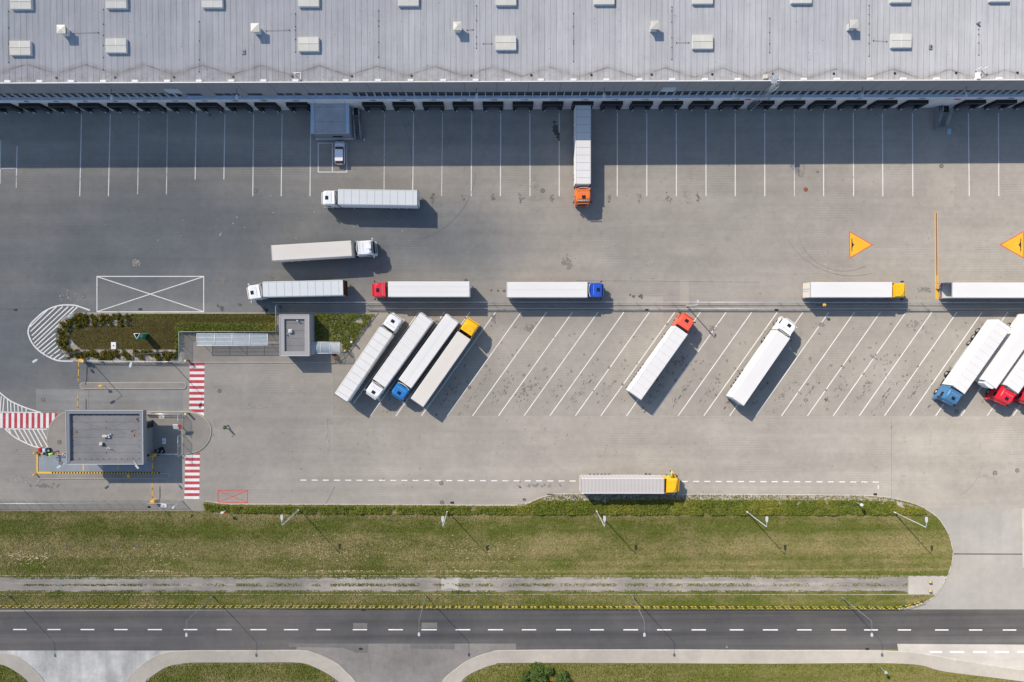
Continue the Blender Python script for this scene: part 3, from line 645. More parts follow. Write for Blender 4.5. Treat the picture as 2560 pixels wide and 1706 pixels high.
for (x, y, w_, h_, n) in [(1338, 460, 9, 12, 60), (1338, 494, 9, 8, 40), (1335, 523, 14, 3, 26), (1716, 488, 9, 10, 45), (1718, 505, 4, 3, 14), (1620, 658, 10, 8, 30), (2065, 634, 4, 7, 26), (2064, 664, 4, 6, 22), (2066, 672, 5, 3, 12), (2042, 678, 4, 3, 12), (2069, 582, 3, 4, 8), (341, 657, 10, 8, 44),
                          (1517, 619, 3, 1, 5), (1590, 639, 2, 1, 4), (1353, 580, 1, 1, 3), (615, 1016, 14, 6, 34), (540, 965, 6, 3, 12), (640, 1018, 24, 3, 26), (815, 1070, 3, 30, 60), (820, 1110, 3, 24, 30), (2190, 1165, 4, 7, 20), (2187, 1175, 2, 6, 10), (2326, 1100, 2, 30, 20), (2463, 1190, 30, 2, 20), (2480, 1196, 18, 3, 18), (2485, 1203, 9, 4, 12),
                          (60, 1200, 40, 10, 60), (180, 1095+95, 30, 6, 14), (160, 742, 24, 14, 16), (2270, 1190, 40, 30, 20), (2420, 1140, 60, 40, 30), (2140, 1145, 30, 20, 10), (1330, 330, 4, 14, 10), (640, 560, 400, 60, 26), (2380, 480, 8, 6, 8), (1280, 1100, 500, 40, 26)]:
    for k in range(n): zz += 1e-5; blob(b, x+random.gauss(0, w_/2), y+random.gauss(0, h_/2), random.uniform(.04, .17), .0095+zz-.0085, 6, random.choice((1, 2)), random.random()*3)
struct('pale_scuff', b, M['scuff'])

# ---------------------------------------------------------------- vegetation
def inside(X, Y, poly):
    r = np.zeros(len(X), bool); n = len(poly); j = n-1
    for i in range(n):
        xi, yi, xj, yj = poly[i][0], poly[i][1], poly[j][0], poly[j][1]
        if yi != yj:
            c = ((yi > Y) != (yj > Y)) & (X < (xj-xi)*(Y-yi)/(yj-yi)+xi); r ^= c
        j = i
    return r
def field(name, poly, dens, size, height, mat, z0=.1, excl=(), flat=.5, parent=None, loc=None, elong=1.5, clump=None, bound=None):
    xs = [p[0] for p in poly]; ys = [p[1] for p in poly]
    xa, xb, ya, yb = min(xs), max(xs), min(ys), max(ys)
    if bound: xa, xb = max(xa, bound[0]), min(xb, bound[1])
    n = int((xb-xa)*(yb-ya)*dens); X = rng.uniform(xa, xb, n); Y = rng.uniform(ya, yb, n)
    m = inside(X, Y, poly)
    for e in excl: m &= ~inside(X, Y, e)
    X, Y = X[m], Y[m]; n = len(X)
    if clump:
        g = np.array([mnoise.noise((x*clump[0], y*clump[0], 3.3)) for x, y in zip(X, Y)])
        keep = (g + rng.uniform(-.25, .25, n)) > clump[1]; X, Y, g = X[keep], Y[keep], g[keep]; n = len(X)
        H = height*np.clip(.62+.55*g, .2, 1.2)
    else: H = np.full(n, height)
    Z = z0 + H*(1-rng.uniform(0, 1, n)**1.5*.75)
    return leaves(name, X, Y, Z, size, mat, flat, parent, loc, elong)
def leaves(name, X, Y, Z, size, mat, flat=.5, parent=None, loc=None, elong=1.5):
    n = len(X); c = np.stack([X, Y, Z], 1)
    nr = rng.normal(size=(n, 3)); nr[:, 2] = np.abs(nr[:, 2])+flat; nr /= np.linalg.norm(nr, axis=1)[:, None]
    t = rng.normal(size=(n, 3)); a = np.cross(nr, t); a /= np.linalg.norm(a, axis=1)[:, None]; bb = np.cross(nr, a)
    s = (size*rng.uniform(.6, 1.4, n))[:, None]; a = a*s*elong/2; bb = bb*s/2
    V = np.stack([c-a-bb*.5, c-a*.1-bb, c+a, c-a*.1+bb], 1).reshape(-1, 3).astype(np.float32)
    me = bpy.data.meshes.new(name); me.vertices.add(4*n); me.vertices.foreach_set('co', V.ravel())
    me.loops.add(4*n); me.loops.foreach_set('vertex_index', np.arange(4*n, dtype=np.int32))
    me.polygons.add(n); me.polygons.foreach_set('loop_start', np.arange(0, 4*n, 4, dtype=np.int32)); me.polygons.foreach_set('loop_total', np.full(n, 4, dtype=np.int32))
    me.materials.append(mat); me.update(calc_edges=True); me.validate()
    o = bpy.data.objects.new(name, me); C.objects.link(o)
    if parent: o.parent = parent
    if loc is not None: o.location = loc
    return o
HEDGE = PP([(513, 1257), (560, 1263), (640, 1265), (1280, 1267), (1316, 1264), (1350, 1253), (1384, 1249), (1470, 1250), (1700, 1248), (2150, 1249), (2230, 1253), (2300, 1270), (2318, 1284), (2240, 1286), (1280, 1285), (640, 1281), (513, 1276)])
TRK = PP([(-420, 1442), (2366, 1440), (2338, 1487), (-420, 1480)])
tag(field('hedge', HEDGE, 190, .155, .7, M['hedge'], .1, flat=.7, clump=(.9, -.40)), 'long low green hedge between the yard kerb and the grass verge', 'hedge')
bnd = (P(-30, 1400).x, P(2590, 1400).x)
tag(field('verge_grass', VW, 46, .13, .09, M['blade'], .10, [TRK, HEDGE], flat=1.6, bound=bnd), kind='stuff', label='rough mown grass growing on the verge', cat='grass')
CEN = PP([(60, 1460), (700, 1458.5), (2266, 1458), (2266, 1465), (700, 1465.5), (60, 1464)]); EDG = PP([(-60, 1440), (2266, 1440), (2266, 1447), (-60, 1447)]); EDG2 = PP([(-60, 1475), (2266, 1475), (2266, 1484), (-60, 1484)])
for w_ in (CEN, EDG, EDG2): tag(field('track_weeds', w_, 70, .13, .09, M['blade'], .105, flat=1.3, bound=bnd, clump=(.42, -.12 if w_ is CEN else -.05)), kind='stuff', label={id(CEN): 'weeds in the middle of the gravel track', id(EDG): 'weeds along the upper edge of the gravel track', id(EDG2): 'weeds along the lower edge of the gravel track'}[id(w_)], cat='weeds')
tag(field('lawn_grass', PP(LAWN), 60, .11, .07, M['bladedark'], .13, flat=1.0), kind='stuff', label='brownish short lawn on the planted island', cat='grass')
HI = PP([(443, 807), (692, 807), (692, 830), (454, 830), (454, 872), (443, 872)])
tag(field('hedge', HI, 190, .15, .8, M['hedge'], .12, flat=.35), 'trimmed green hedge on the island along the glass fence', 'hedge')
tag(field('ground_cover', PP(BED), 120, .17, .6, M['hedge'], .12, flat=.35, clump=(.9, -.30)), kind='stuff', label='loose green ground cover in the gravel bed beside the flat roofed kiosk', cat='ground cover')
tag(field('lawn_edge_grass', PP([(327, 785), (692, 785), (692, 797), (327, 797)]), 45, .12, .12, M['hedge'], .13, flat=.9), kind='stuff', label='greener grass along the top kerb of the island', cat='grass')
for poly, lab in (([(364, 1760), (364, 1706), (381, 1690), (420, 1666), (470, 1657.5), (748, 1657.5), (788, 1669), (821, 1686), (849, 1709), (860, 1760)], 'grass between the two side streets'),
                  ([(1140, 1760), (1153, 1709), (1172, 1688), (1205, 1672), (1238, 1662), (1280, 1658), (1600, 1658.5), (1920, 1660), (2257, 1660), (2363, 1680), (2560, 1705), (2700, 1760)], 'tall meadow grass beyond the lower sidewalk'),
                  ([(-60, 1760), (-60, 1658), (0, 1661), (22, 1668), (48, 1684), (72, 1706), (90, 1760)], 'grass in the lower left corner')):
    w_ = PP(poly); struct('grass_plot', MB().poly(w_, .06), M['grass'] if 'meadow' not in lab else M['grass2'])
    tag(field('meadow_grass', w_, 34, .16, .14, M['blade'], .06, flat=.9, bound=bnd), kind='stuff', label=lab, cat='grass')
# low shrubs in the gravel strips of the island
def shrub_proto(seed):
    r = np.random.default_rng(seed); n = 150; th = r.uniform(0, 2*PI, n); ph = np.arccos(r.uniform(0, 1, n)); R = .50*r.uniform(.55, 1.1, n)*(1+.28*np.sin(3*th+seed)+.18*np.sin(5*th+2*seed))
    return leaves('shrub', R*np.sin(ph)*np.cos(th), R*np.sin(ph)*np.sin(th), R*np.cos(ph)*.85+.08, .17, M['shrub'], .4)
protos = [shrub_proto(i) for i in range(4)]
cnt = 0
def shrub(px, py, lab, s=1.0):
    global cnt
    o = protos[cnt % 4] if cnt < 4 else protos[cnt % 4].copy()
    if cnt >= 4: C.objects.link(o)
    p = P(px, py); o.location = (p.x, p.y, .12); o.rotation_euler = (0, 0, random.random()*6.28); k = s*random.uniform(.85, 1.2); o.scale = (k, k, k)
    tag(o, lab, 'shrub', 'low shrubs in the gravel strips of the island'); cnt += 1
for x, y in [(700, 560), (745, 545), (735, 590), (790, 555), (800, 600), (850, 555), (880, 580), (870, 605), (945, 555), (940, 605), (1000, 570), (1015, 610), (1045, 555), (1095, 555), (1105, 610), (1165, 560), (1170, 615), (720, 625), (765, 608)]:
    shrub(x/3.647, 640+y/3.647, 'low olive green shrub in the upper gravel strip beside the crossed white box')
for x, y in [(588, 628), (650, 590), (640, 640), (560, 695), (625, 675), (565, 745), (610, 735), (560, 790), (610, 785), (595, 835), (640, 860), (650, 600)]:
    shrub(x/3.647, 640+y/3.647, 'low olive green shrub around the rounded end of the island by the white hatching')
for x, y in [(655, 900), (700, 880), (720, 915), (760, 905), (800, 890), (860, 885), (880, 905), (930, 930), (960, 885), (1010, 885), (1000, 930), (1060, 885), (1075, 910), (1140, 885), (1165, 905), (1185, 930), (1245, 880), (1290, 915), (1320, 880), (1370, 885), (1430, 900), (1455, 935), (1510, 890), (1530, 930), (1555, 900), (1600, 920), (1030, 905), (970, 915)]:
    shrub(x/3.647, 640+y/3.647, 'low olive green shrub in the lower gravel strip above the entry lane')
for x, y in [(1612, 730), (1612, 780), (1618, 830), (1622, 870), (1610, 890)]:
    shrub(x/3.647, 640+y/3.647, 'small dark shrub in the column between lawn and corner fence', .7)
def bush(px, py, rx, ry, h, lab, n=5200):
    c = P(px, py); t = thing('bush', lab, 'bush', (c.x, c.y, .05))
    X = []; Y = []; Z = []
    for k in range(26):
        a = rng.uniform(0, 2*PI); q = math.sqrt(rng.uniform(0, 1)); bx, by_ = rx*q*math.cos(a)*.95, ry*q*math.sin(a)*.95; bz = h*(1-.65*q*q)*rng.uniform(.5, 1.1); r0 = rng.uniform(.45, 1.0)
        m = n//26; th = rng.uniform(0, 2*PI, m); ph = np.arccos(rng.uniform(-.2, 1, m)); rr = r0*rng.uniform(.7, 1.08, m)
        X.append(bx+rr*np.sin(ph)*np.cos(th)); Y.append(by_+rr*np.sin(ph)*np.sin(th)); Z.append(np.maximum(bz-r0*.6+rr*np.cos(ph), .1))
    leaves('crown', np.concatenate(X), np.concatenate(Y), np.concatenate(Z), .20, M['bush'], .3, t)
    m = MB()
    for k in range(7): a = 2*PI*k/7; m.cyl((0, 0, 0), (rx*.5*math.cos(a), ry*.5*math.sin(a), h*.65), .07, .025, 6)
    m.build('stem', M['redorange'], t)
bush(1366, 1704, 4.5, 3.1, 2.6, 'large dense green bush at the bottom edge below the sidewalk')
b = MB()
for x, y in [(48, 1364), (107, 1364), (168.5, 1362), (227, 1364), (286, 1363), (344, 1363)]:
    c = P(x, y)
    for k in range(18): zz += 1e-5; a = random.random()*6.28; r_ = random.random()*.55; b.poly([(c.x+r_*math.cos(a)+.1*math.cos(q), c.y+r_*math.sin(a)+.1*math.sin(q)) for q in (0, 1.3, 2.6, 3.9, 5.2)], .12+zz)
struct('bare_earth', b, M['earth'])
b = MB()
for k in range(700):
    x = random.choice([random.uniform(20, 130), random.gauss(395, 25), random.gauss(850, 60), random.uniform(0, 2340), random.gauss(1180, 60)]); y = random.gauss(1392, 8) if x < 200 else random.choice([random.gauss(1375, 18), 1427+random.gauss(0, 1)])
    c = P(x, min(y, 1432)); zz += 1e-5; rr = random.uniform(.04, .13); b.poly([(c.x+rr*1.7*math.cos(q)*random.uniform(.6, 1.2), c.y+rr*.7*math.sin(q)) for q in (0, 1, 2, 3, 4, 5)], .14+zz)
struct('dry_grass_patch', b, plain('dry_straw', (.44, .36, .22), .9, 0, .2))
# ================================================================ WAREHOUSE
A0, B0 = P(0, 278.5), P(2560, 269); UU = (B0-A0).normalized(); VV = Vector((-UU.y, UU.x, 0)); WANG = math.atan2(UU.y, UU.x)
O0 = A0 + UU*((P(1253, 273.5)-A0).dot(UU))
def WL(px, py, z): d = P(px, py, z)-O0; return Vector((d.dot(UU), d.dot(VV), z))
lx = lambda px, z=0.0: WL(px, 240, z).x
wh = thing('warehouse', 'huge warehouse with a pale ribbed flat roof and a long row of numbered loading docks', 'warehouse', O0, WANG)
def text_mesh(body, size):
    cu = bpy.data.curves.new('t', 'FONT'); cu.body = body; cu.size = size; cu.align_x = 'CENTER'; cu.extrude = .01; cu.resolution_u = 2; cu.offset = .012
    o = bpy.data.objects.new('t', cu); C.objects.link(o); bpy.context.view_layer.update()
    me = bpy.data.meshes.new_from_object(o.evaluated_get(bpy.context.evaluated_depsgraph_get())); bpy.data.objects.remove(o); bpy.data.curves.remove(cu); return me
ZR, ZP, ZL, ZW, SB = 11.95, 12.35, 5.85, 7.83, .40
XA, XB = -160, 160; WA, WB = lx(452, 7), lx(882, 7)
MB().poly([(XA, SB+.12, ZR), (XB, SB+.12, ZR), (XB, 110, ZR), (XA, 110, ZR)]).build('roof', M['roof'], wh)
m = MB().box((0, SB+.06, 11.9), (XB-XA, .13, .9)); m.build('parapet', M['white'], wh)
m = MB()
def vwall(m, x0, x1, z0, z1, y, mi=0): m.add([(x0, y, z0), (x1, y, z0), (x1, y, z1), (x0, y, z1)], [(0, 1, 2, 3)], mi)
vwall(m, XA, XB, ZW, 12.28, SB-.02); vwall(m, WA, WB, ZL, ZW, SB-.02); m.build('upper_wall', M['wallup'], wh)
m = MB(); vwall(m, XA, XB, 0, ZL, 0); m.build('lower_wall', M['walllow'], wh)
m = MB(); m.box((0, SB/2-.02, ZL+.0), (XB-XA, SB+.08, .06)); m.build('ledge', M['ledge'], wh)
for x0, x1 in ((XA, WA), (WB, XB)):
    m = MB(); vwall(m, x0, x1, ZL, ZW, SB+.08); k0 = int(x0/1.27)
    for k in range(k0, int(x1/1.27)+1):
        x = k*1.27
        if x0 < x < x1: m.box((x, SB-.06, (ZL+ZW)/2), (.09, .26, ZW-ZL-.02), mi=1)
    wb = m.build('window_band', [M['glass'], M['fascial']], wh)
    m = MB(); m.box(((x0+x1)/2, SB+.02, ZL+.14), (x1-x0, .05, .22)); m.build('sill', M['wallgrey'], wb)
for a, c in [(1715, 1845), (1975, 2045), (2055, 2120), (2130, 2190), (2270, 2334+64), (2334+200, 2334+262), (2334+280, 2334+340), (2334+360, 2334+420), (2334+480, 2334+540), (2334+557, 2334+615), (2334+637, 2334+697), (2334+717, 2334+775), (2334+797, 2334+850)]:
    xa, xb_ = lx(a/3.647, 6.6), lx(c/3.647, 6.6)
    wo_ = MB().box(((xa+xb_)/2, SB-.01, 7.0), (xb_-xa, .06, .9)).build('window', M['glass'], wh)
    MB().box(((xa+xb_)/2, SB-.12, 6.5), (xb_-xa+.1, .28, .08)).build('sill', M['ledge'], wo_)
# coping blocks
for px in [x/3.647 for x in (70, 362, 651, 942, 1233, 1525, 1815, 2110)]+[640+x/3.647 for x in (69, 361, 820, 1115, 1410, 1708, 2003, 2300)]+[1280+x/3.647 for x in (265, 563, 861, 1162, 1462, 1761, 2060)]+[1920+x/3.647 for x in (330, 632, 935, 1236, 1542, 1915, 2112)]:
    MB().box((lx(px, ZP), SB+.30, 12.22), (.86, .34, .34)).build('coping_block', M['white'], wh)
MB().box((WL(2445, 190, ZP).x, SB+.7, 12.3), (.5, 1.0, .5)).build('coping_block', M['white'], wh)
# skylights
def make_sky():
    s = MB().bbox((0, 0, .25), (3.15, 2.15, .5), .04).build('skylight', M['fascial'], wh)
    for sy in (-1, 1):
        MB().add([(-1.55, .03*sy, .58), (1.55, .03*sy, .58), (1.55, 1.05*sy, .52), (-1.55, 1.05*sy, .52), (-1.55, .03*sy, .50), (1.55, .03*sy, .50), (1.55, 1.05*sy, .50), (-1.55, 1.05*sy, .50)],
                 [(0, 1, 2, 3) if sy > 0 else (3, 2, 1, 0), (0, 4, 5, 1), (1, 5, 6, 2), (2, 6, 7, 3), (3, 7, 4, 0)]).build('panel', M['skylight'], s)
        MB().box((0, .54*sy, .575), (.05, 1.0, .03), rx=-.06*sy).build('bar', M['white'], s)
    return s
sk0 = make_sky()
SKY = [(49.9, 120), (289.5, 114), (771, 110.5), (1264.8, 107.5), (1757, 104.7), (2253.7, 102)] + [(51.5, 5), (290, 3), (530, 1.3), (771.3, -1.3), (1020.8, -3), (1265, -4.5), (1510.6, -6.4), (1757, -7.8), (2004.4, -9.4), (2252.6, -10.8), (-190, 124), (2500, -13)]
for i, (x, y) in enumerate(SKY):
    s = sk0 if i == 0 else copy_tree(sk0); p = WL(x, y, ZR+.5); s.location = (p.x, p.y, ZR)
def make_vent():
    v = MB().box((0, 0, .65), (.92, .92, 1.3)).build('roof_vent', M['fascial'], wh)
    m = MB(); a = .64
    m.loft([[(-a, -a, 1.30), (a, -a, 1.30), (a, a, 1.30), (-a, a, 1.30)], [(-a, -a, 1.52), (a, -a, 1.52), (a, a, 1.52), (-a, a, 1.52)], [(-.08, -.08, 1.62), (.08, -.08, 1.62), (.08, .08, 1.62), (-.08, .08, 1.62)]])
    m.build('lid', M['vent'], v); MB().box((0, 0, 1.1), (1.02, 1.02, .36)).build('louvre', M['darkmetal'], v)
    return v
v0 = make_vent()
for i, (x, y) in enumerate([(151.4, 72.7), (637, 68.5), (1143.7, 64.4), (1637.8, 62.2), (2136.6, 59.5)]):
    v = v0 if i == 0 else copy_tree(v0); p = WL(x, y, ZR+1.6); v.location = (p.x, p.y, ZR)
v0d = MB().cyl((0, 0, 0), (0, 0, .10), .20, .16, 12).build('roof_drain', M['darkmetal'], wh)
for i in range(18):
    x = 140.7-146.2+i*146.2+i*i*.22; y = 195.5-x*.0052; o = v0d if i == 0 else v0d.copy()
    if i: C.objects.link(o); o.parent = wh
    p = WL(x, y, ZR); o.location = (p.x, p.y, ZR)
for c0, n, ys in ((943/3.647, 8, (24, 61, 88.6, 114, 144, 175)), (80/3.647, 5, (29, 70, 110, 157)), (1817/3.647, 6, (54, 103, 150, 180)), (640+360/3.647, 6, (35, 67, 76, 99, 131)), (640+1117/3.647, 5, (27, 53, 66, 106, 144)), (640+2010/3.647, 6, (15, 52, 93, 110, 121)),
                 (1280+560/3.647, 5, (34, 67, 103, 110, 154)), (1280+1457/3.647, 7, (18, 28, 56, 95, 119, 149)), (1920+14/3.647, 4, (46, 82, 110, 132)), (1920+920/3.647, 6, (14, 37, 60, 88, 109, 141)), (1920+1920/3.647, 5, (74, 87, 108, 138))):
    pts = [WL(c0, y, ZR) for y in ys]; m = MB()
    for p in pts: m.cyl((p.x, p.y, ZR), (p.x, p.y, ZR+.12), .09, .06, 6)
    m.cyl((pts[0].x, pts[0].y, ZR+.11), (pts[-1].x, pts[-1].y, ZR+.11), .018, .018, 4); m.build('lightning_conductor', M['darkmetal'], wh)
for (a, ya), (c, yc) in (((673/3.647, 84.5), (900/3.647, 82)), ((640+92/3.647, 78), (640+305/3.647, 76)), ((640+2072/3.647, 110), (640+2150/3.647, 110)), ((1280+1500/3.647, 107.5), (1280+1612/3.647, 107.5)), ((1920+960/3.647, 102.5), (1920+1082/3.647, 104.5)), ((640+1925/3.647, 76), (640+1980/3.647, 75))):
    p, q = WL(a, ya, ZR), WL(c, yc, ZR); m = MB()
    for r_ in (p, q): m.cyl((r_.x, r_.y, ZR), (r_.x, r_.y, ZR+.12), .09, .06, 6)
    m.cyl((p.x, p.y, ZR+.11), (q.x, q.y, ZR+.11), .018, .018, 4); m.build('lightning_conductor', M['darkmetal'], wh)
for k in range(40):
    p = WL(random.uniform(0, 2560), random.uniform(5, 185), ZR); MB().cyl((p.x, p.y, ZR), (p.x, p.y, ZR+.05), .05, .04, 6).build('roof_fixing', M['darkmetal'], wh)
for x, y in ((609, 130.5), (2325.8, 118.7)):
    p = WL(x, y, ZR); h_ = MB().box((p.x, p.y, ZR+.08), (.5, .7, .16)).build('roof_hatch', M['fascia'], wh); MB().cyl((p.x+.05, p.y, ZR+.14), (p.x+.05, p.y, ZR+.3), .08, .08, 8).build('knob', M['darkmetal'], h_)
p = WL(744, 192, ZR); fr = MB()
for dx, dy, sx, sy in ((0, .55, 1.0, .1), (0, -.55, 1.0, .1), (.5, 0, .1, 1.1)): fr.box((p.x+dx, p.y+dy, ZR+.06), (sx, sy, .10))
fr = fr.build('antenna_frame', M['white'], wh); MB().cyl((p.x-.3, p.y+.3, ZR), (p.x-.3, p.y+.3, ZR+1.1), .05, .05, 8).cyl((p.x-.3, p.y+.3, ZR+1.0), (p.x+.1, p.y-.2, ZR+1.1), .10, .13, 8).build('antenna', M['fascial'], fr)
for x, y in ((2448, 172), (2463, 171)):
    p = WL(x, y, ZR+.9); MB().cyl((p.x, p.y, ZR), (p.x, p.y, ZR+.85), .07, .07, 8).tube([(p.x, p.y, ZR+.85), (p.x+.12, p.y+.08, ZR+.98), (p.x+.4, p.y+.22, ZR+.9)], .08, 8).build('swan_neck_pipe', M['white'], wh)
p = WL(2444, 60, ZR); MB().cyl((p.x, p.y, ZR), (p.x, p.y, ZR+.5), .22, .18, 10).build('vent_pipe', M['fascia'], wh)
# louvres, wall lamps, plates
for px in (432, 1672):
    xa = lx(px, 9); l_ = MB().box((xa, SB-.06, 8.9), (2.15, .08, 2.0)).build('louvre_panel', M['fascial'], wh)
    m = MB()
    for k in range(4): m.box((xa, SB-.13, 8.2+k*.48), (2.0, .10, .26), rx=.5)
    m.build('slat', M['white'], l_)
def wall_lamp(px, px2):
    xa, xb_ = lx(px, 9.7), lx(px2, 9.7)
    a = MB().tube([(xa, SB, 9.7), (xb_, -.55, 9.75)], .035, 6).build('wall_lamp', M['darkmetal'], wh)
    MB().loft([[(xb_-.10, -.5, 9.70), (xb_+.10, -.5, 9.70), (xb_+.10, -.5, 9.80), (xb_-.10, -.5, 9.80)], [(xb_-.20, -1.0, 9.70), (xb_+.20, -1.0, 9.70), (xb_+.20, -1.0, 9.84), (xb_-.20, -1.0, 9.84)], [(xb_-.15, -1.3, 9.70), (xb_+.15, -1.3, 9.70), (xb_+.13, -1.3, 9.78), (xb_-.13, -1.3, 9.78)]]).build('lamp_head', M['lampmetal'], a)
for px in (279, 592, 1191, 1511, 1834, 2156, 2415): wall_lamp(px, px)
for px, z in ((1870, 4.9), (2394, 4.6)):
    MB().box((lx(px, z), -.03, z), (1.0, .03, .5)).build('sign_plate', M['red'], wh)
for px in (657, 2232): MB().box((lx(px, 5.4), -.03, 5.45), (1.0, .02, .16)).build('marker_strip', M['yellow'], wh)
# loading docks
def make_dock():
    s = MB(); s.box((0, -.30, 3.93), (3.42, .60, .70)); s.box((-1.40, -.29, 2.42), (.62, .58, 2.32)); s.box((1.40, -.29, 2.42), (.62, .58, 2.32))
    d = s.build('dock_shelter', M['black'], wh)
    MB().box((0, -.615, 4.18), (3.42, .03, .035)).box((-1.69, -.595, 2.4), (.03, .03, 2.3)).box((1.69, -.595, 2.4), (.03, .03, 2.3)).build('trim', M['fascia'], d)
    MB().add([(-1.1, -.02, 1.25), (1.1, -.02, 1.25), (1.1, -.02, 3.6), (-1.1, -.02, 3.6)], [(0, 1, 2, 3)]).build('dock_door', M['chassis'], d)
    MB().box((0, -.18, 1.18), (2.2, .36, .10)).build('dock_leveller', M['wallgrey'], d)
    MB().box((0, -.05, .62), (2.9, .06, 1.0)).build('dock_shade_panel', M['darkmetal'], d)  # flat dark panel stands in for the shade below the shelter
    for sx in (-1, 1): MB().box((sx*1.18, -.66, 1.32), (.16, .14, .46)).build('guide_light', M['fascial'], d)
    for sx in (-1, 1): MB().box((sx*1.28, -.44, 1.0), (.34, .22, .5)).build('bumper', M['black'], d)
    return d
dk0 = make_dock()
docks = []
le = [172, 440, 708, 977, 1247, 1517, 1787, 2057]
for i, x in enumerate(le): docks.append(((x+91.5)/3.647, 95+i))
docks.append((-1.5, 94)); docks.append((-75.5, 93))
docks += [(661.5-0, 103), (740.8, 104)]
docks = [d for d in docks]
docks += [(931+75.3*k if k < 8 else 0, 105+k) for k in range(8)]
docks[-8:] = [(931, 105), (1006.5, 106), (1081.8, 107), (1157, 108), (1232.3, 109), (1307.7, 110), (1382.6, 111), (1458, 112)]
docks += [(1532, 113), (1607, 114), (1682.3, 115), (1758.6, 116), (1834.6, 117), (1911, 118), (1988, 119), (2065, 120), (2141.7, 121), (2218.5, 122), (2296.5, 123), (2440.5, 124), (2517.8, 125), (2594, 126), (2670, 127)]
for i, (px, no) in enumerate(docks):
    d = dk0 if i == 0 else copy_tree(dk0); x = lx(px, 4.28); d.location = (x, 0, 0)
    t = bpy.data.objects.new('dock_number', text_mesh(str(no), .62)); C.objects.link(t); t.data.materials.append(M['darkmetal']); t.parent = wh; t.location = (x+.1, -.03, 4.86); t.rotation_euler = (PI/2, 0, 0); t.scale = (1.15, 1, 1)
# caged ladder
ld = MB(); xl = lx(1864.5, 0)
for sx in (-.25, .25): ld.cyl((xl+sx, -.25, .4), (xl+sx, -.25, 13.4), .03, .03, 6)
for k in range(42): ld.cyl((xl-.25, -.25, .5+k*.3), (xl+.25, -.25, .5+k*.3), .015, .015, 4)
for sx in (-.36, 0, .36): ld.cyl((xl+sx, -.95+abs(sx)*.4, 2.5), (xl+sx, -.95+abs(sx)*.4, 13.4), .02, .02, 4)
for k in range(13): ld.tube([(xl-.25, -.25, 2.5+k*.9), (xl-.36, -.8, 2.5+k*.9), (xl, -.95, 2.5+k*.9), (xl+.36, -.8, 2.5+k*.9), (xl+.25, -.25, 2.5+k*.9)], .022, 4)
for sx in (-.45, .45): ld.tube([(xl+sx, -.3, 13.4), (xl+sx, 1.1, 13.4), (xl+sx, 1.1, ZR)], .03, 5)
ld.box((xl, .6, ZP+.06), (.9, 1.2, .05)); ld.build('access_ladder', M['steel'], wh)
p = WL(1914, 192, ZR+.3); MB().box((p.x, p.y, ZR+.2), (.6, .55, .4)).build('ladder_hatch', M['cream'], wh)

# ---- annex with flat roof, and its stairs
ZA = 3.6; a0 = WL(777, 290, ZA); a1 = WL(872, 290, ZA); yf = WL(825, 333, ZA).y
ax = thing('annex_building', 'small flat roofed dock office joined to the warehouse behind the parked car', 'building', O0+UU*((a0.x+a1.x)/2)+VV*(yf/2), WANG)
cxm, cym = (a0.x+a1.x)/2, yf/2; hw, hd = (a1.x-a0.x)/2, -yf/2
MB().box((0, -.03, (ZA-.35)/2), (2*hw-.02, 2*hd-.06, ZA-.35)).build('wall', M['wallgrey'], ax)
MB().box((0, 0, ZA-.28), (2*hw-.06, 2*hd-.06, .12)).build('roof', M['annexroof'], ax)
for sx in (-1, 1): MB().box((sx*(hw-.24), 0, ZA-.12), (.50, 2*hd, .26)).build('roof_curb', M['ledge'], ax)
MB().box((0, -hd+.06, ZA-.24), (2*hw-1.0, .10, .18)).build('roof_edge', M['fascial'], ax)
MB().box((0, -hd-.10, .35), (2*hw+.1, .24, .35)).build('plinth', M['fascial'], ax)
MB().box((.8, -hd-.02, 1.5), (1.6, .06, .7)).build('window', M['glass'], ax)
def stairs(name, label, px0, px1, pyt, pyb, zt, n, land_py, rails=3):
    xa, xb_ = lx(px0), lx(px1); yt = WL(px0, land_py, 0).y; y0 = WL(px0, pyt, 0).y; y1 = WL(px0, pyb, 0).y
    t = thing(name, label, 'staircase', O0+UU*((xa+xb_)/2)+VV*yt, WANG); wd = xb_-xa
    MB().box((0, (y0-yt)/2, zt-.05), (wd, abs(y0-yt), .06)).build('landing', M['darkmetal'], t)
    m = MB()
    for k in range(n): f = (k+.5)/n; m.box((0, (y0-yt)+(y1-y0)*f, zt*(1-f)-.02), (wd-.1, abs(y1-y0)/n*.8, .04))
    m.build('tread', M['wallgrey'], t)
    for sx in (-1, 1):
        x = sx*wd/2
        MB().tube([(x, 0, zt-.1), (x, y0-yt, zt-.1), (x, y1-yt, 0)], .06, 4).build('stringer', M['fascia'], t)
        m = MB()
        for q in range(rails): h_ = 1.05-.38*q; m.tube([(x, -.02, zt+h_), (x, y0-yt, zt+h_), (x, y1-yt, h_)], .03, 5)
        for (yy, zz_) in ((0-.05, zt), (y0-yt, zt), ((y0+y1)/2-yt, zt/2), (y1-yt, 0)): m.cyl((x, yy, zz_), (x, yy, zz_+1.05), .03, .03, 5)
        m.build('handrail', M['steel'], t)
    return t
stairs('staircase', 'steel staircase down from a dock side door beside the annex', 888, 902, 293, 350, 1.25, 9, 276)
stairs('staircase', 'steel staircase with triple handrails on the right between two dock doors', 2338, 2361, 286, 318, 1.25, 8, 270.5)
p = P(2335.5, 298); t = MB().box((0, 0, .55), (.30, 3.8, 1.1)).build('low_wall', M['wallgrey'], loc=(p.x, p.y, 0)); tag(t, 'low dark wall beside the right staircase', 'wall')
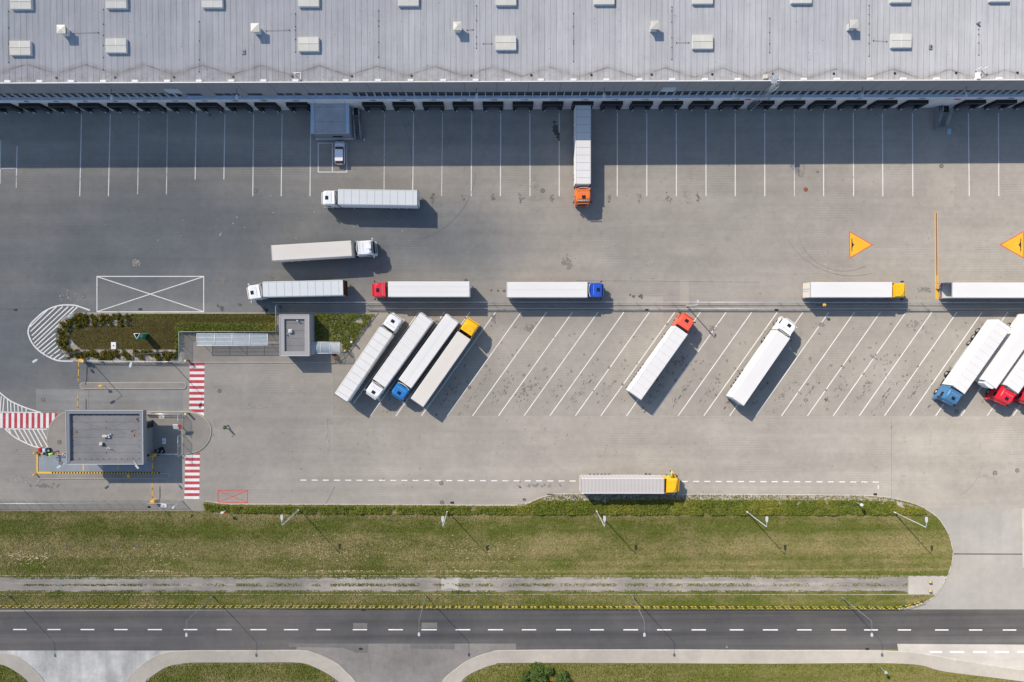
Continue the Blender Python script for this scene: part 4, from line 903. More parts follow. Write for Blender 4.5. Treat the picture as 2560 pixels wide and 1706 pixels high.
p = P(905.5, 318); t = MB().box((0, 0, .5), (.14, 4.6, 1.0)).build('low_wall', M['wallgrey'], loc=(p.x, p.y, 0)); tag(t, 'narrow dark wall along the staircase next to the annex', 'wall')
for (x, y), lab in (((2371, 330), 'pale blue concrete block at the foot of the right staircase'), ((911, 350), 'small pale block at the foot of the annex staircase')):
    p = P(x, y); s_ = 1 if x > 1000 else .5; t = MB().bbox((0, 0, .2), (.42*s_+.1, .95*s_, .4), .04).build('concrete_block', M['blue'], loc=(p.x, p.y, 0)); tag(t, lab, 'block')

# ================================================================ GATEHOUSE, KIOSK
def flat_building(name, label, pr, zt, zf, ring, drop, inset, mats, extra=None):
    x0, y0, x1, y1 = pr; c = [P(x, y, zt) for x, y in ((x0, y0), (x1, y0), (x1, y1), (x0, y1))]
    cx = sum(v.x for v in c)/4; cy = sum(v.y for v in c)/4; W = ((c[1]-c[0]).length+(c[2]-c[3]).length)/2; D = ((c[3]-c[0]).length+(c[2]-c[1]).length)/2
    a = math.atan2((c[1]-c[0]).y, (c[1]-c[0]).x); t = thing(name, label, 'building', (cx, cy, 0), a)
    H = zt-zf; f = MB()
    f.box((0, D/2-ring/2, zt-H/2), (W, ring, H)); f.box((0, -D/2+ring/2, zt-H/2), (W, ring, H))
    f.box((W/2-ring/2, 0, zt-H/2), (ring, D-2*ring, H)); f.box((-W/2+ring/2, 0, zt-H/2), (ring, D-2*ring, H)); f.build('fascia', mats[0], t)
    e = MB()
    for sx, sy, lx_, ly_ in ((0, 1, W+.1, .07), (0, -1, W+.1, .07), (1, 0, .07, D-.02), (-1, 0, .07, D-.02)): e.box((sx*(W/2), sy*(D/2), zt+.02), (lx_, ly_, .10))
    e.build('roof_edge', mats[3], t)
    MB().box((0, 0, zt-drop-.1), (W-2*ring-.01, D-2*ring-.01, .2)).build('roof', mats[1], t)
    if inset is not None:
        ia, ib, ic, id_ = inset; MB().box(((ia-ib)/2, (ic-id_)/2, (zf+.1)/2), (W-ia-ib, D-ic-id_, zf+.1)).build('wall', mats[2], t)
    else: MB().box((0, 0, zf/2+.05), (W-.06, D-.06, max(zf, .1)+.02)).build('wall', mats[2], t)
    st_ = []
    for k in range(12): u_ = -W/2+ring+.35+(W-2*ring-.7)*k/11; st_ += [(u_, D/2-ring-.3), (u_, -D/2+ring+.3)]
    for k in range(1, 7): v_ = -D/2+ring+.3+(D-2*ring-.6)*k/7; st_ += [(-W/2+ring+.3, v_), (W/2-ring-.3, v_), (0, v_)]
    if name == 'gatehouse':
        for (x_, y_) in st_: MB().cyl((x_, y_, zt-drop), (x_, y_, zt-drop+.1), .06, .05, 6).build('lightning_stud', M['darkmetal'], t)
    return t, W, D
gh, GW, GD = flat_building('gatehouse', 'gatehouse with a wide grey canopy roof over the weighbridge', (165.9, 1027, 357.4, 1161), 5.3, 4.1, .52, .45, (1.0, .9, .5, 2.2), (M['fascia'], M['flatroof'], M['wallgrey'], M['fascial']))
def onroof(t, px, py, z): 
    d = P(px, py, z)-t.location; a = -t.rotation_euler.z; return (d.x*math.cos(a)-d.y*math.sin(a), d.x*math.sin(a)+d.y*math.cos(a))
x, y = onroof(gh, 263, 1090.5, 5.1); u = MB().box((x, y, 5.1), (.75, .35, .5)).build('air_unit', M['vent'], gh); MB().cyl((x+.6, y+.1, 4.85), (x+.6, y+.1, 5.3), .12, .12, 8).cyl((x+.85, y+.3, 4.85), (x+.85, y+.3, 5.15), .10, .10, 8).box((x+.55, y-.2, 5.0), (.35, .25, .3)).build('pipe', M['fascial'], u)
x, y = onroof(gh, 252, 1110, 5.2); u = MB().box((x, y, 5.05), (.5, .45, .45)).build('roof_cowl', M['vent'], gh); MB().box((x+.3, y-.12, 5.0), (.25, .35, .35)).build('grille', M['darkmetal'], u)
x, y = onroof(gh, 267, 1121, 5.3); MB().tube([(x, y, 4.85), (x, y, 5.35), (x+.35, y+.1, 5.4), (x+.7, y-.25, 5.3)], .06, 6).build('roof_pipe', M['fascial'], gh)
RUST = plain('rust_stain', (.25, .20, .185), .9)
for cx_, cy_, s_ in ((184, 1049, .4), (183, 1084, .5), (340, 1088, .5), (345, 1050, .3), (190, 1080, .4), (335, 1080, .4)):
    x, y = onroof(gh, cx_, cy_, 4.85); m = MB(); m.poly([(x+s_*1.5*random.uniform(.25, 1)*math.cos(q), y+.42*random.uniform(.25, 1)*math.sin(q)) for q in np.linspace(0, 6.15, 36)], 4.853)
    m.build('rust_stain', RUST, gh)
m = MB()
for pts in ([(186, 1047), (215, 1058), (250, 1068), (285, 1064), (318, 1056), (340, 1047)], [(186, 1087), (215, 1076), (240, 1072), (262, 1071), (300, 1079), (338, 1092)]):
    q = [onroof(gh, a, c, 4.85) for a, c in smoothpath(pts, 4)]; m.path(q, .07, 4.8545)
m.build('water_mark', plain('water_mark', (.20, .17, .155), .9), gh)
for hx, hy, bx, by_ in ((148, 1167, 172, 1152), (343, 1167, 333, 1150)):
    a = onroof(gh, bx, by_, 5.5); c = onroof(gh, hx, hy, 5.9); l_ = MB().tube([(a[0], a[1], 5.1), (a[0], a[1], 5.5), (c[0], c[1], 5.95)], .03, 5).build('flood_lamp', M['steel'], gh)
    d = Vector((c[0]-a[0], c[1]-a[1])).normalized(); MB().box((c[0], c[1], 5.97), (.75, .30, .09), rz=math.atan2(d.y, d.x)).build('lamp_head', M['lampmetal'], l_)
for sx in (-1, 1):
    MB().box((sx*2.2, -GD/2+2.2-.03, 2.0), (1.8, .06, 1.2)).build('window', M['glass'], gh)
MB().box((GW/2-.9+.03, 1.5, 1.1), (.06, 1.0, 2.1)).build('door', M['darkmetal'], gh)
for sx in (-1, 1): MB().box((sx*(GW/2-.6), -GD/2+.6, 2.1), (.2, .2, 4.0)).build('column', M['fascia'], gh)
ks, KW, KD = flat_building('kiosk', 'small square kiosk with a recessed flat roof beside the ground cover bed', (699.6, 787, 772.8, 890), 3.75, .0, .74, .35, None, (M['kioskring'], M['flatroof'], M['wallgrey'], M['fascial']))
x, y = onroof(ks, 725, 828, 3.9); u = MB().box((x, y, 3.62), (.5, .5, .45)).build('roof_cowl', M['white'], ks); MB().loft([[(x-.3, y-.3, 3.84), (x+.3, y-.3, 3.84), (x+.3, y+.3, 3.84), (x-.3, y+.3, 3.84)], [(x-.05, y-.05, 3.98), (x+.05, y-.05, 3.98), (x+.05, y+.05, 3.98), (x-.05, y+.05, 3.98)]]).build('lid', M['fascial'], u)
x, y = onroof(ks, 743, 802, 4.0); MB().tube([(x, y, 3.4), (x, y, 4.1)], .09, 8).build('roof_pipe', M['white'], ks)
x, y = onroof(ks, 719, 839, 3.5); MB().cyl((x, y, 3.4), (x, y, 3.55), .1, .1, 8).build('roof_drain', M['darkmetal'], ks)
MB().box((-1.2, -KD/2, 1.05), (.95, .07, 2.1)).build('door', M['darkmetal'], ks); MB().box((.8, -KD/2, 1.6), (1.5, .07, 1.1)).build('window', M['glass'], ks); MB().box((-KW/2, .6, 1.6), (.07, 1.8, 1.1)).build('window', M['glass'], ks)

# ---- glass shelters
def shelter(label, pr, z, nx, ny, curved=0.0):
    x0, y0, x1, y1 = pr; c = [P(x, y, z) for x, y in ((x0, y0), (x1, y0), (x1, y1), (x0, y1))]; cx = sum(v.x for v in c)/4; cy = sum(v.y for v in c)/4
    W = (c[1]-c[0]).length; D = (c[3]-c[0]).length; a = math.atan2((c[1]-c[0]).y, (c[1]-c[0]).x); t = thing('glass_shelter', label, 'shelter', (cx, cy, .12), a)
    zz_ = lambda v: z-.12+curved*(1-(2*v/D)**2)
    N = 9; m = MB()
    for k in range(N-1 if curved else 1):
        n_ = N-1 if curved else 1; v0_, v1_ = -D/2+D*k/n_, -D/2+D*(k+1)/n_; m.add([(-W/2, v0_, zz_(v0_)), (W/2, v0_, zz_(v0_)), (W/2, v1_, zz_(v1_)), (-W/2, v1_, zz_(v1_))], [(0, 1, 2, 3)])
    m.build('roof_pane', M['canopyglass'], t); f = MB()
    for i in range(nx+1):
        x = -W/2+W*i/nx; q = [(x, v, zz_(v)+.04) for v in np.linspace(-D/2, D/2, 9 if curved else 2)]; f.tube(q, .045, 4)
    for j in range(ny+1): v = -D/2+D*j/ny; f.cyl((-W/2, v, zz_(v)+.05), (W/2, v, zz_(v)+.05), .045 if j in (0, ny) else .03, .045 if j in (0, ny) else .03, 4)
    f.build('frame', M['white'], t)
    for i in range(0, nx+1): 
        for sy in ((-1, 1) if i % 2 == 0 else (1,)): MB().cyl((-W/2+.1+(W-.2)*i/nx, sy*(D/2-.15), 0), (-W/2+.1+(W-.2)*i/nx, sy*(D/2-.15), z-.14), .04, .04, 6).build('post', M['steel'], t)
    return t
shelter('long glass roofed bicycle shelter on the island', (492.5, 834.8, 669, 864), 2.35, 4, 3)
shelter('short curved glass canopy next to the kiosk', (781, 855.5, 849.3, 883.8), 2.35, 3, 1, .35)

# ================================================================ FENCES AND BARRIERS
def fence(name, label, pts, h, step, panel=None, rails=(1.0,), mat='steel', rr=.025, pr=.035, z0=0.0, cat='fence', posts=True):
    w_ = PP(pts); t = thing(name, label, cat, (w_[0].x, w_[0].y, z0)); o = t.location
    m = MB(); pn = MB(); off = 0
    for a, c in zip(w_[:-1], w_[1:]):
        L = (c-a).length; n = max(1, round(L/step)); d = (c-a)/n
        for k in range(n+1):
            if k == n and (c-w_[-1]).length > .01: continue
            q = a+d*k-o
            if posts: MB().cyl((0, 0, 0), (0, 0, h), pr, pr, 6).build('post', M[mat], t, loc=(q.x, q.y, 0))
        for f_ in rails: m.cyl((a.x-o.x, a.y-o.y, h*f_), (c.x-o.x, c.y-o.y, h*f_), rr, rr, 5)
        pn.add([(a.x-o.x, a.y-o.y, .05), (c.x-o.x, c.y-o.y, .05), (c.x-o.x, c.y-o.y, h-.03), (a.x-o.x, a.y-o.y, h-.03)], [(0, 1, 2, 3)])
    m.build('rail', M[mat], t)
    if panel: pn.build('mesh_panel', M[panel], t)
    return t
fence('wire_fence', 'long wire fence between the yard and the diagonal lorry bays', [(690, 757), (1500, 756.3), (2700, 758)], 2.1, 3.05, 'meshdark', (1.0, .35), 'steel')
gr_ = fence('guard_rail', 'low silver guard rail along the top of the diagonal lorry bays', [(918, 772), (1500, 771.5), (2700, 773.5)], .62, 3.4, None, (1.0, .8), 'steel', .045, .05, cat='guard rail')
fence('glass_fence', 'translucent glass fence around the island shelter area', [(461, 899), (461, 829.5), (699, 829), (699, 763)], 2.0, 2.6, 'fenceglass', (1.0,), 'fascial', .03, .03, .12)
fence('wire_fence', 'galvanised mesh fence along the lower left lane edge', [(-260, 1252.5), (378, 1251.5)], 2.0, 1.95, 'mesh', (1.0, .04), 'steel', .035, .03)
fence('wire_fence', 'short mesh fence at the lower left beside the yellow barrier cabinet', [(384, 1251.5), (457, 1251.5)], 2.0, 2.5, 'mesh', (1.0, .04), 'steel', .035, .03)
fence('gate_panel', 'upper mesh gate panel right of the gatehouse', [(459, 1033), (459, 1072)], 2.0, 2.6, 'mesh', (1.0, .05), 'steel', .03, .04, .13, 'gate')
fence('gate_panel', 'lower mesh gate panel right of the gatehouse', [(459, 1086.5), (459, 1136)], 2.0, 1.8, 'mesh', (1.0, .05), 'steel', .03, .04, .13, 'gate')
fence('guard_rail', 'blue grey guard rail along the top edge of the gatehouse island', [(366, 1033.5), (452, 1034.5)], .9, 1.9, None, (1.0, .55), 'steel', .06, .04, .13, 'guard rail')
fence('guard_rail', 'blue grey guard rail along the bottom edge of the gatehouse island', [(388, 1133.5), (449, 1134)], .9, 1.6, None, (1.0, .55), 'steel', .06, .04, .13, 'guard rail')
fence('guard_rail', 'grey guard rail at the right end of the lower gravel strip', [(386, 904), (462, 904.5)], .8, 1.9, None, (1.0, .6), 'steel', .07, .04, .12, 'guard rail')
def striped_rail(label, a, c, z=.8, h=.16, n=None, m1='white', m2='red', z0=.12):
    A_, B_ = P(*a), P(*c); t = thing('striped_barrier', label, 'barrier', (A_.x, A_.y, z0)); L = (B_-A_).length; n = n or int(L/.45); d = (B_-A_)/n; m = MB(); an = math.atan2(d.y, d.x)
    for k in range(n):
        q = d*(k+.5); m.box((q.x, q.y, z), (d.length, .09, h), rz=an, mi=k % 2)
    m.build('rail', [M[m1], M[m2]], t)
    for k in range(0, n+1, max(1, n//5)): q = d*k; MB().cyl((q.x, q.y, 0), (q.x, q.y, z), .035, .035, 6).build('post', M['steel'], t)
    return t
striped_rail('long red and white striped rail along the lower gravel strip of the island', (224, 902), (386, 903.5), .75, .12, 44, 'white', 'fascial')
striped_rail('short red and white rail at the top right corner of the gatehouse', (366, 1031.5), (386, 1031.5), .8, .12, 8)
striped_rail('short red and white rail at the left end of the gatehouse', (147, 1133.5), (190, 1134.5), .8, .12, 16)

# ---- weighbridge
wp = P(237, 1160); wbr = thing('weighbridge', 'steel weighbridge deck with yellow and black edges beside the gatehouse', 'weighbridge', wp)
MB().slab(PP([(97, 1138), (384, 1138), (384, 1179.5), (97, 1179.5)]), .0, .10).build('deck', plain('weigh_deck', (.30, .335, .36), .45, .2, .12, .5), wbr, world=wp)
def edge(a, c, wd, n, z=.18, name='edge_beam'):
    A_, B_ = P(*a), P(*c); d = (B_-A_)/n; an = math.atan2(d.y, d.x); m = MB()
    for k in range(n): q = A_+d*(k+.5)-wp; m.box((q.x, q.y, z/2), (d.length, wd, z), rz=an, mi=k % 2)
    m.build(name, [M['yellow'], M['darkmetal']], wbr)
edge((93, 1134.6), (166, 1134.6), .20, 14); edge((128, 1181.8), (400, 1182.8), .24, 76)
for a, c, wd in (((94, 1181.6), (128, 1181.8), .28), ((94.6, 1136), (94.6, 1180), .25), ((382.5, 1140), (382.5, 1179), .16)):
    A_, B_ = P(*a), P(*c); m_ = (A_+B_)/2-wp; MB().box((m_.x, m_.y, .09), ((B_-A_).length, wd, .18), rz=math.atan2((B_-A_).y, (B_-A_).x)).build('edge_beam', M['yellow'], wbr)
for x in (209.5, 295.5):
    A_ = P(x, 1165)-wp; MB().box((A_.x, A_.y, .115), (.22, 1.5, .03)).build('deck_stripe', M['yellow'], wbr)
for x, y in ((92.5, 1131), (91.5, 1185)):
    A_ = P(x, y)-wp; MB().cyl((A_.x, A_.y, 0), (A_.x, A_.y, .9), .13, .13, 10).build('corner_post', M['yellow'], wbr)
# ---- barriers with arms
def barrier(label, base, a, c, cab='orange', h=1.05):
    B_ = P(*base); t = thing('barrier', label, 'barrier', B_); 
    if cab: MB().bbox((0, 0, .58), (.62, .46, 1.15), .05).build('cabinet', M[cab], t); MB().box((0, 0, 1.2), (.66, .50, .06)).build('lid', M['yellow'], t)
    A_, E_ = P(a[0], a[1])-B_, P(c[0], c[1])-B_; L = (E_-A_).length; d = (E_-A_)/8; m = MB()
    for k in range(8): q = A_+d*(k+.5); m.box((q.x, q.y, h), (d.length, .09, .11), rz=math.atan2(d.y, d.x), mi=0 if k % 4 != 2 else 1)
    m.build('arm', [M['yellow'], M['redorange']], t); return t
barrier('orange barrier cabinet with lowered yellow arm below the planted island', (212, 900.5), (206.5, 905), (205, 951))
barrier('yellow barrier arm across the middle lane above the gatehouse', (204, 1025), (204, 986), (204.5, 1024), None)
barrier('yellow cabinet barrier by the lower mesh fence with arm across the lane', (389, 1251), (388.5, 1205), (389, 1248))
barrier('yellow barrier arm at the right end of the weighbridge', (390, 1136), (389, 1138), (389.5, 1180), 'orange')
# ---- bollards
def bollard(px, py, lab):
    p = P(px, py); t = thing('bollard', lab, 'bollard', p, 0, 'mustard bollards with cream tops'); MB().cyl((0, 0, 0), (0, 0, 1.36), .17, .17, 14).build('post', M['yellowpost'], t); MB().cyl((0, 0, 1.36), (0, 0, 1.46), .20, .18, 14).build('cap', M['cream'], t)
bollard(472, 901.3, 'mustard bollard with cream top at the upper end of the red striped crossing')
bollard(472.3, 1033, 'mustard bollard with cream top at the upper right of the gatehouse island')
bollard(882.5, 854.8, 'mustard bollard with cream top at the diagonal kerb beside the ground cover')
bollard(866, 876.3, 'mustard bollard with cream top at the end of the short curved canopy')
bollard(219, 902, 'mustard bollard with cream top behind the orange barrier cabinet')
# ---- yellow and black railing along the road
RP = [(-200, 1512.8), (640, 1512.2), (1280, 1513.6), (1600, 1514), (2200, 1515.5)] + [tuple(v) for v in smoothpath([(2240, 1515.3), (2262, 1512), (2290, 1504), (2322, 1492)], 4)]
rw = PP(RP); R0 = rw[0]; rl = thing('road_railing', 'long yellow and black two bar railing along the road kerb', 'railing', (R0.x, R0.y, .1))
seg_ = []; 
for a, c in zip(rw[:-1], rw[1:]): seg_.append((a, c, (c-a).length))
tot = sum(s_[2] for s_ in seg_)
def at(d):
    for a, c, L in seg_:
        if d <= L: return a+(c-a)*(d/L), (c-a).normalized()
        d -= L
    return seg_[-1][1], (seg_[-1][1]-seg_[-1][0]).normalized()
step = 1.637; nP = int(tot/step); bars = [MB(), MB()]
for k in range(nP):
    for j, z in enumerate((.95, .38)):
        for q, f_ in enumerate(np.arange(0, 1, .125)):
            p_, d_ = at((k+f_+.0625)*step); yel = q in (0, 1, 3, 4) 
            bars[j].box((p_.x-R0.x, p_.y-R0.y, z), (step*.125+.002, .045 if yel else .04, .06 if yel else .05), rz=math.atan2(d_.y, d_.x), mi=0 if yel else 1)
for j in (0, 1): bars[j].build('rail', [M['railyellow'], M['darkmetal']], rl)
kk = 0
for k in range(nP+1):
    p_, d_ = at(k*step-.12)
    if P(-20, 1515).x < p_.x and kk < 100: kk += 1; MB().cyl((0, 0, 0), (0, 0, 1.0), .03, .03, 5).build('post', M['darkmetal'], rl, loc=(p_.x-R0.x, p_.y-R0.y, 0))

# ================================================================ LAMPS, SIGNS, SMALL THINGS
def lamp(label, base, h, arm, head=(.75, .34), group=None, mat='lampmetal', r0=.09, r1=.05, back=0.0, z0=.1, cat='street lamp', polemat=None):
    b_ = P(*base); t = thing('street_lamp', label, cat, (b_.x, b_.y, z0), 0, group); pm = M[polemat or mat]
    MB().cyl((0, 0, 0), (0, 0, h-z0), r0, r1, 8).cyl((0, 0, 0), (0, 0, 1.0), r0*1.5, r0*1.4, 8).build('pole', pm, t)
    a = Vector((arm[0], arm[1], 0)); n = a.normalized(); H = h-z0
    MB().tube([(0, 0, H-.03), (a.x*.5, a.y*.5, H+.08), (a.x, a.y, H+.10)], .032, 6).build('arm', pm, t)
    c = a+n*head[0]/2; an = math.atan2(n.y, n.x); hx, hy = head[0]/2, head[1]/2
    R_ = Matrix.Rotation(an, 3, 'Z'); rg = lambda f_, e, z: [Vector((c.x, c.y, H+z))+R_ @ Vector(q) for q in ((-hx*f_, -hy*.45*e, 0), (-hx*.3, -hy*e, 0), (hx*.8*f_, -hy*.95*e, 0), (hx*f_, -hy*.5*e, 0), (hx*f_, hy*.5*e, 0), (hx*.8*f_, hy*.95*e, 0), (-hx*.3, hy*e, 0), (-hx*f_, hy*.45*e, 0))]
    MB().loft([rg(.94, .9, .04), rg(1, 1, .10), rg(.9, .8, .19)]).build('lamp_head', M[mat], t)
    return t
g1 = 'silver lamps standing along the hedge'
for (x, y), lab in zip([(749, 1273.5), (1118.6, 1277), (1490.8, 1276.3), (1864, 1277.5), (2231.4, 1278.8)],
                       ['silver lamp at the hedge right of the red crossed box', 'silver lamp at the hedge below the start of the dashed lane line', 'silver lamp at the hedge below the rear of the lone yellow lorry', 'silver lamp at the hedge right of the lone yellow lorry', 'silver lamp at the hedge in the rounded right end of the verge']):
    lamp(lab, (x, y), 9.6, (0, .75), (.95, .46), g1)
g2 = 'tall dark lamps along the road'
for (x, y), lab in zip([(26.3, 1489.5), (533.3, 1490), (1065, 1489.3), (1581, 1490.8), (2102, 1491.5)],
                       ['tall road lamp in the lower left corner', 'tall road lamp above the left side street mouth', 'tall road lamp beside the pale slab of the gravel track', 'tall road lamp below the lone yellow lorry', 'tall road lamp near the concrete end of the gravel track']):
    lamp(lab, (x, y), 10.2, (0, -1.85), (.62, .40), g2, r0=.07, r1=.03, polemat='fascia')
lamp('lamp over the white hatching at the left end of the island', (205, 881), 9.3, (-1.3, -.75), (.95, .4), 'lamps over the entry lanes', polemat='fascia', r0=.08)
lamp('lamp reaching over the entry lane from the lower gravel strip', (406, 881), 9.3, (-.3, -1.1), (1.0, .42), 'lamps over the entry lanes', polemat='fascia', r0=.08)
lamp('white lamp between the two lines of the yard fence', (1716, 765.3), 6.9, (0, .3), (.5, .3), z0=0, r0=.09, r1=.07)
lamp('small floodlight on a post at the lower left mesh fence', (457, 1252.6), 2.7, (-.15, -.2), (.5, .4), z0=.1, r0=.05, r1=.04)
def mirror(label, base, h, r, mat, out):
    b_ = P(*base); t = thing('traffic_mirror', label, 'mirror', (b_.x, b_.y, .1)); MB().cyl((0, 0, 0), (0, 0, h), .045, .04, 6).build('pole', M['steel'], t)
    o_ = Vector(out); MB().cyl((0, 0, h), (o_.x*.1, o_.y*.1, h+.10), r, r*.75, 16).build('mirror', M[mat], t)
mirror('round pale traffic mirror on a pole in the hedge', (2133.5, 1252.5), 2.7, .33, 'lampmetal', (0, 1)); mirror('round grey traffic mirror on a pole at the bottom edge right', (2191.3, 1660.6), 2.9, .30, 'steel', (0, 1)); mirror('round black backed mirror by the lower left mesh fence', (395, 1256), 2.9, .30, 'black', (0, -1))
def postsign(name, label, base, h, size, mat, mat2=None, cat='sign', pm='steel', tilt=.5):
    b_ = P(*base); t = thing(name, label, cat, (b_.x, b_.y, 0)); MB().cyl((0, 0, 0), (0, 0, h), .045, .04, 6).build('post', M[pm], t)
    MB().box((0, 0, h), (size[0], size[1], size[2]), rx=tilt).build('panel', M[mat], t)
    if mat2: MB().box((size[0]*.65, 0, h-.05), (size[0]*.4, size[1], size[2]), rx=tilt).build('plate', M[mat2], t)
postsign('camera_post', 'yellow camera post between the fence lines by the right yellow lorry', (2041, 764), 3.0, (.42, .32, .3), 'yellow', pm='darkmetal', cat='camera')
postsign('card_reader', 'yellow card reader post on the upper lane island', (262, 964.3), 1.3, (.55, .25, .3), 'yellow', cat='card reader', pm='yellow')
postsign('card_reader', 'yellow card reader post on the lower lane island', (329, 1186), 1.1, (.25, .6, .25), 'yellow', cat='card reader', pm='yellow')
postsign('road_sign', 'blue sign on a post at the upper left of the island', (186, 793), 1.4, (.45, .35, .3), 'blue', 'blue')
postsign('road_sign', 'small sign with red and blue plate standing on a white pole in the hedge', (567, 1274.5), 2.0, (.5, .12, .45), 'fascial', 'red', pm='white')
postsign('traffic_signal', 'black traffic signal beside the orange barrier cabinet', (199, 893.5), 3.0, (.3, .3, .55), 'black', cat='traffic signal', pm='black', tilt=0)
postsign('card_terminal', 'grey terminal with red plate beside the upper gate panel', (453, 1063), 1.9, (.9, .85, .2), 'fascial', 'red', cat='terminal')
postsign('road_sign', 'yellow and black chevron sign on the concrete end of the track, upper', (2318, 1451), .9, (.42, .08, .3), 'yellow', 'darkmetal'); postsign('road_sign', 'yellow and black chevron sign on the concrete end of the track, lower', (2318, 1473.5), .9, (.42, .08, .3), 'yellow', 'darkmetal')
# pylon sign, green and white triangular prism
def pylon():
    h = 2.9; tr = [P(x, y, h) for x, y in ((334.8, 834.4), (350.1, 834.4), (341.6, 848.2))]; c = (tr[0]+tr[1]+tr[2])/3; t = thing('pylon_sign', 'triangular green and white pylon sign on the island lawn', 'sign', (c.x, c.y, .12))
    for i, (nm, mt) in enumerate((('panel', 'white'), ('panel', 'signgreen'), ('panel', 'signgreen'))):
        a, b_ = tr[i]-c, tr[(i+1) % 3]-c; m = MB(); n = Vector(((b_-a).y, -(b_-a).x, 0)).normalized()*(-.05)
        if n.dot(a) > 0: n = -n
        m.loft([[(a.x, a.y, .1), (b_.x, b_.y, .1), (b_.x+n.x, b_.y+n.y, .1), (a.x+n.x, a.y+n.y, .1)], [(a.x, a.y, h-.12), (b_.x, b_.y, h-.12), (b_.x+n.x, b_.y+n.y, h-.12), (a.x+n.x, a.y+n.y, h-.12)]]); pn_ = m.build(nm, M[mt], t)
        m = MB(); m.cyl((a.x, a.y, h-.10), (b_.x, b_.y, h-.10), .05, .05, 6); m.build('edge', M['white'], pn_)
        if i == 1:
            mt_ = MB(); u_ = (b_-a).normalized(); out = -n.normalized()*.012
            for (s_, z, w_, hh, r_) in ((.30, 1.9, .10, .7, .3), (.52, 1.9, .10, .8, -.3), (.42, 2.2, .34, .09, 0), (.62, 1.5, .30, .10, .4)):
                q = a+(b_-a)*s_+out; mt_.box((q.x, q.y, z), (w_, .02, hh), rz=math.atan2(u_.y, u_.x), ry=r_)
            mt_.build('emblem', M['white'], pn_)
pylon()
# utility pads
for (x, y, w_, d_), lab in (((285.5, 864.5, .85, 1.2), 'white pad with dark cap on the island lawn'), ((405.5, 1042, .95, .6), 'white pad with dark cap below the upper rail of the gatehouse island'), ((411, 1103, .6, .95), 'white pad with dark cap in the shade right of the gatehouse'), ((410, 1264, 1.1, .6), 'white pad with dark cap by the lower left mesh fence')):
    p = P(x, y); t = thing('utility_pad', lab, 'pad', (p.x, p.y, .125)); MB().bbox((0, 0, .05), (w_, d_, .10), .03).build('slab', M['white'], t); MB().cyl((0, 0, .1), (0, 0, .25), .09, .07, 10).build('cap', M['darkmetal'], t)
# cabinets by the weighbridge
p = P(108.5, 1123.5); t = thing('cabinet', 'red cabinet at the upper left corner of the weighbridge', 'cabinet', (p.x, p.y, 0)); MB().bbox((0, 0, .5), (.5, .8, 1.0), .04).build('body', M['red'], t); MB().box((0, 0, 1.02), (.4, .6, .03)).build('lid', M['redlight'], t)
p = P(117.5, 1124); t = thing('cabinet', 'light blue cabinet next to the red one at the weighbridge', 'cabinet', (p.x, p.y, 0)); MB().bbox((0, 0, .45), (.55, .75, .9), .04).build('body', M['blue'], t); MB().box((.05, .1, .92), (.3, .3, .03)).build('lid', M['white'], t)
p = P(125.5, 1124); t = thing('crate', 'dark crate beside the light blue cabinet', 'crate', (p.x, p.y, 0)); MB().bbox((0, 0, .3), (.5, .6, .6), .03).build('body', M['darkmetal'], t); MB().box((.1, -.1, .62), (.3, .25, .05)).build('lid', M['steel'], t)
# tilted boards beside the gatehouse
p = P(379, 1124); t = thing('display_board', 'tall tilted display board leaning beside the gatehouse above the barrier arm', 'board', (p.x, p.y, .13)); an = math.radians(-63)
MB().box((0, 0, 2.2), (1.9, .28, 1.0), rz=an).build('housing', M['darkmetal'], t); MB().box((.0, .0, 2.72), (1.95, .32, .06), rz=an).build('hood', M['fascial'], t); MB().cyl((0, 0, 0), (0, 0, 1.8), .08, .08, 8).build('post', M['steel'], t)
p = P(402, 1128); t = thing('sign_board', 'dark board with white arrows lying on the gatehouse island', 'board', (p.x, p.y, .13), math.radians(25))
MB().box((0, 0, .12), (1.5, 1.1, .06)).build('board', M['black'], t); m = MB()
for dx, dy in ((-.35, .22), (.25, -.20)): m.box((dx, dy, .16), (.34, .07, .02)); m.box((dx-.15, dy-.12, .16), (.07, .25, .02)); m.box((dx+.15, dy+.12, .16), (.07, .25, .02))
m.build('arrow', M['white'], t)
p = P(841.5, 895); t = thing('litter_bin', 'orange litter bin with dark lid by the short curved canopy', 'bin', (p.x, p.y, .12)); MB().cyl((0, 0, 0), (0, 0, .8), .26, .30, 12).build('body', M['orange'], t); MB().cyl((0, 0, .8), (0, 0, .95), .30, .20, 12).build('lid', M['redorange'], t)
p = P(837, 886); t = thing('litter_bin', 'black litter bin half under the short curved canopy', 'bin', (p.x, p.y, .12)); MB().cyl((0, 0, 0), (0, 0, .9), .27, .30, 12).build('body', M['black'], t); MB().cyl((0, 0, .9), (0, 0, 1.0), .30, .22, 12).build('lid', M['darkmetal'], t)
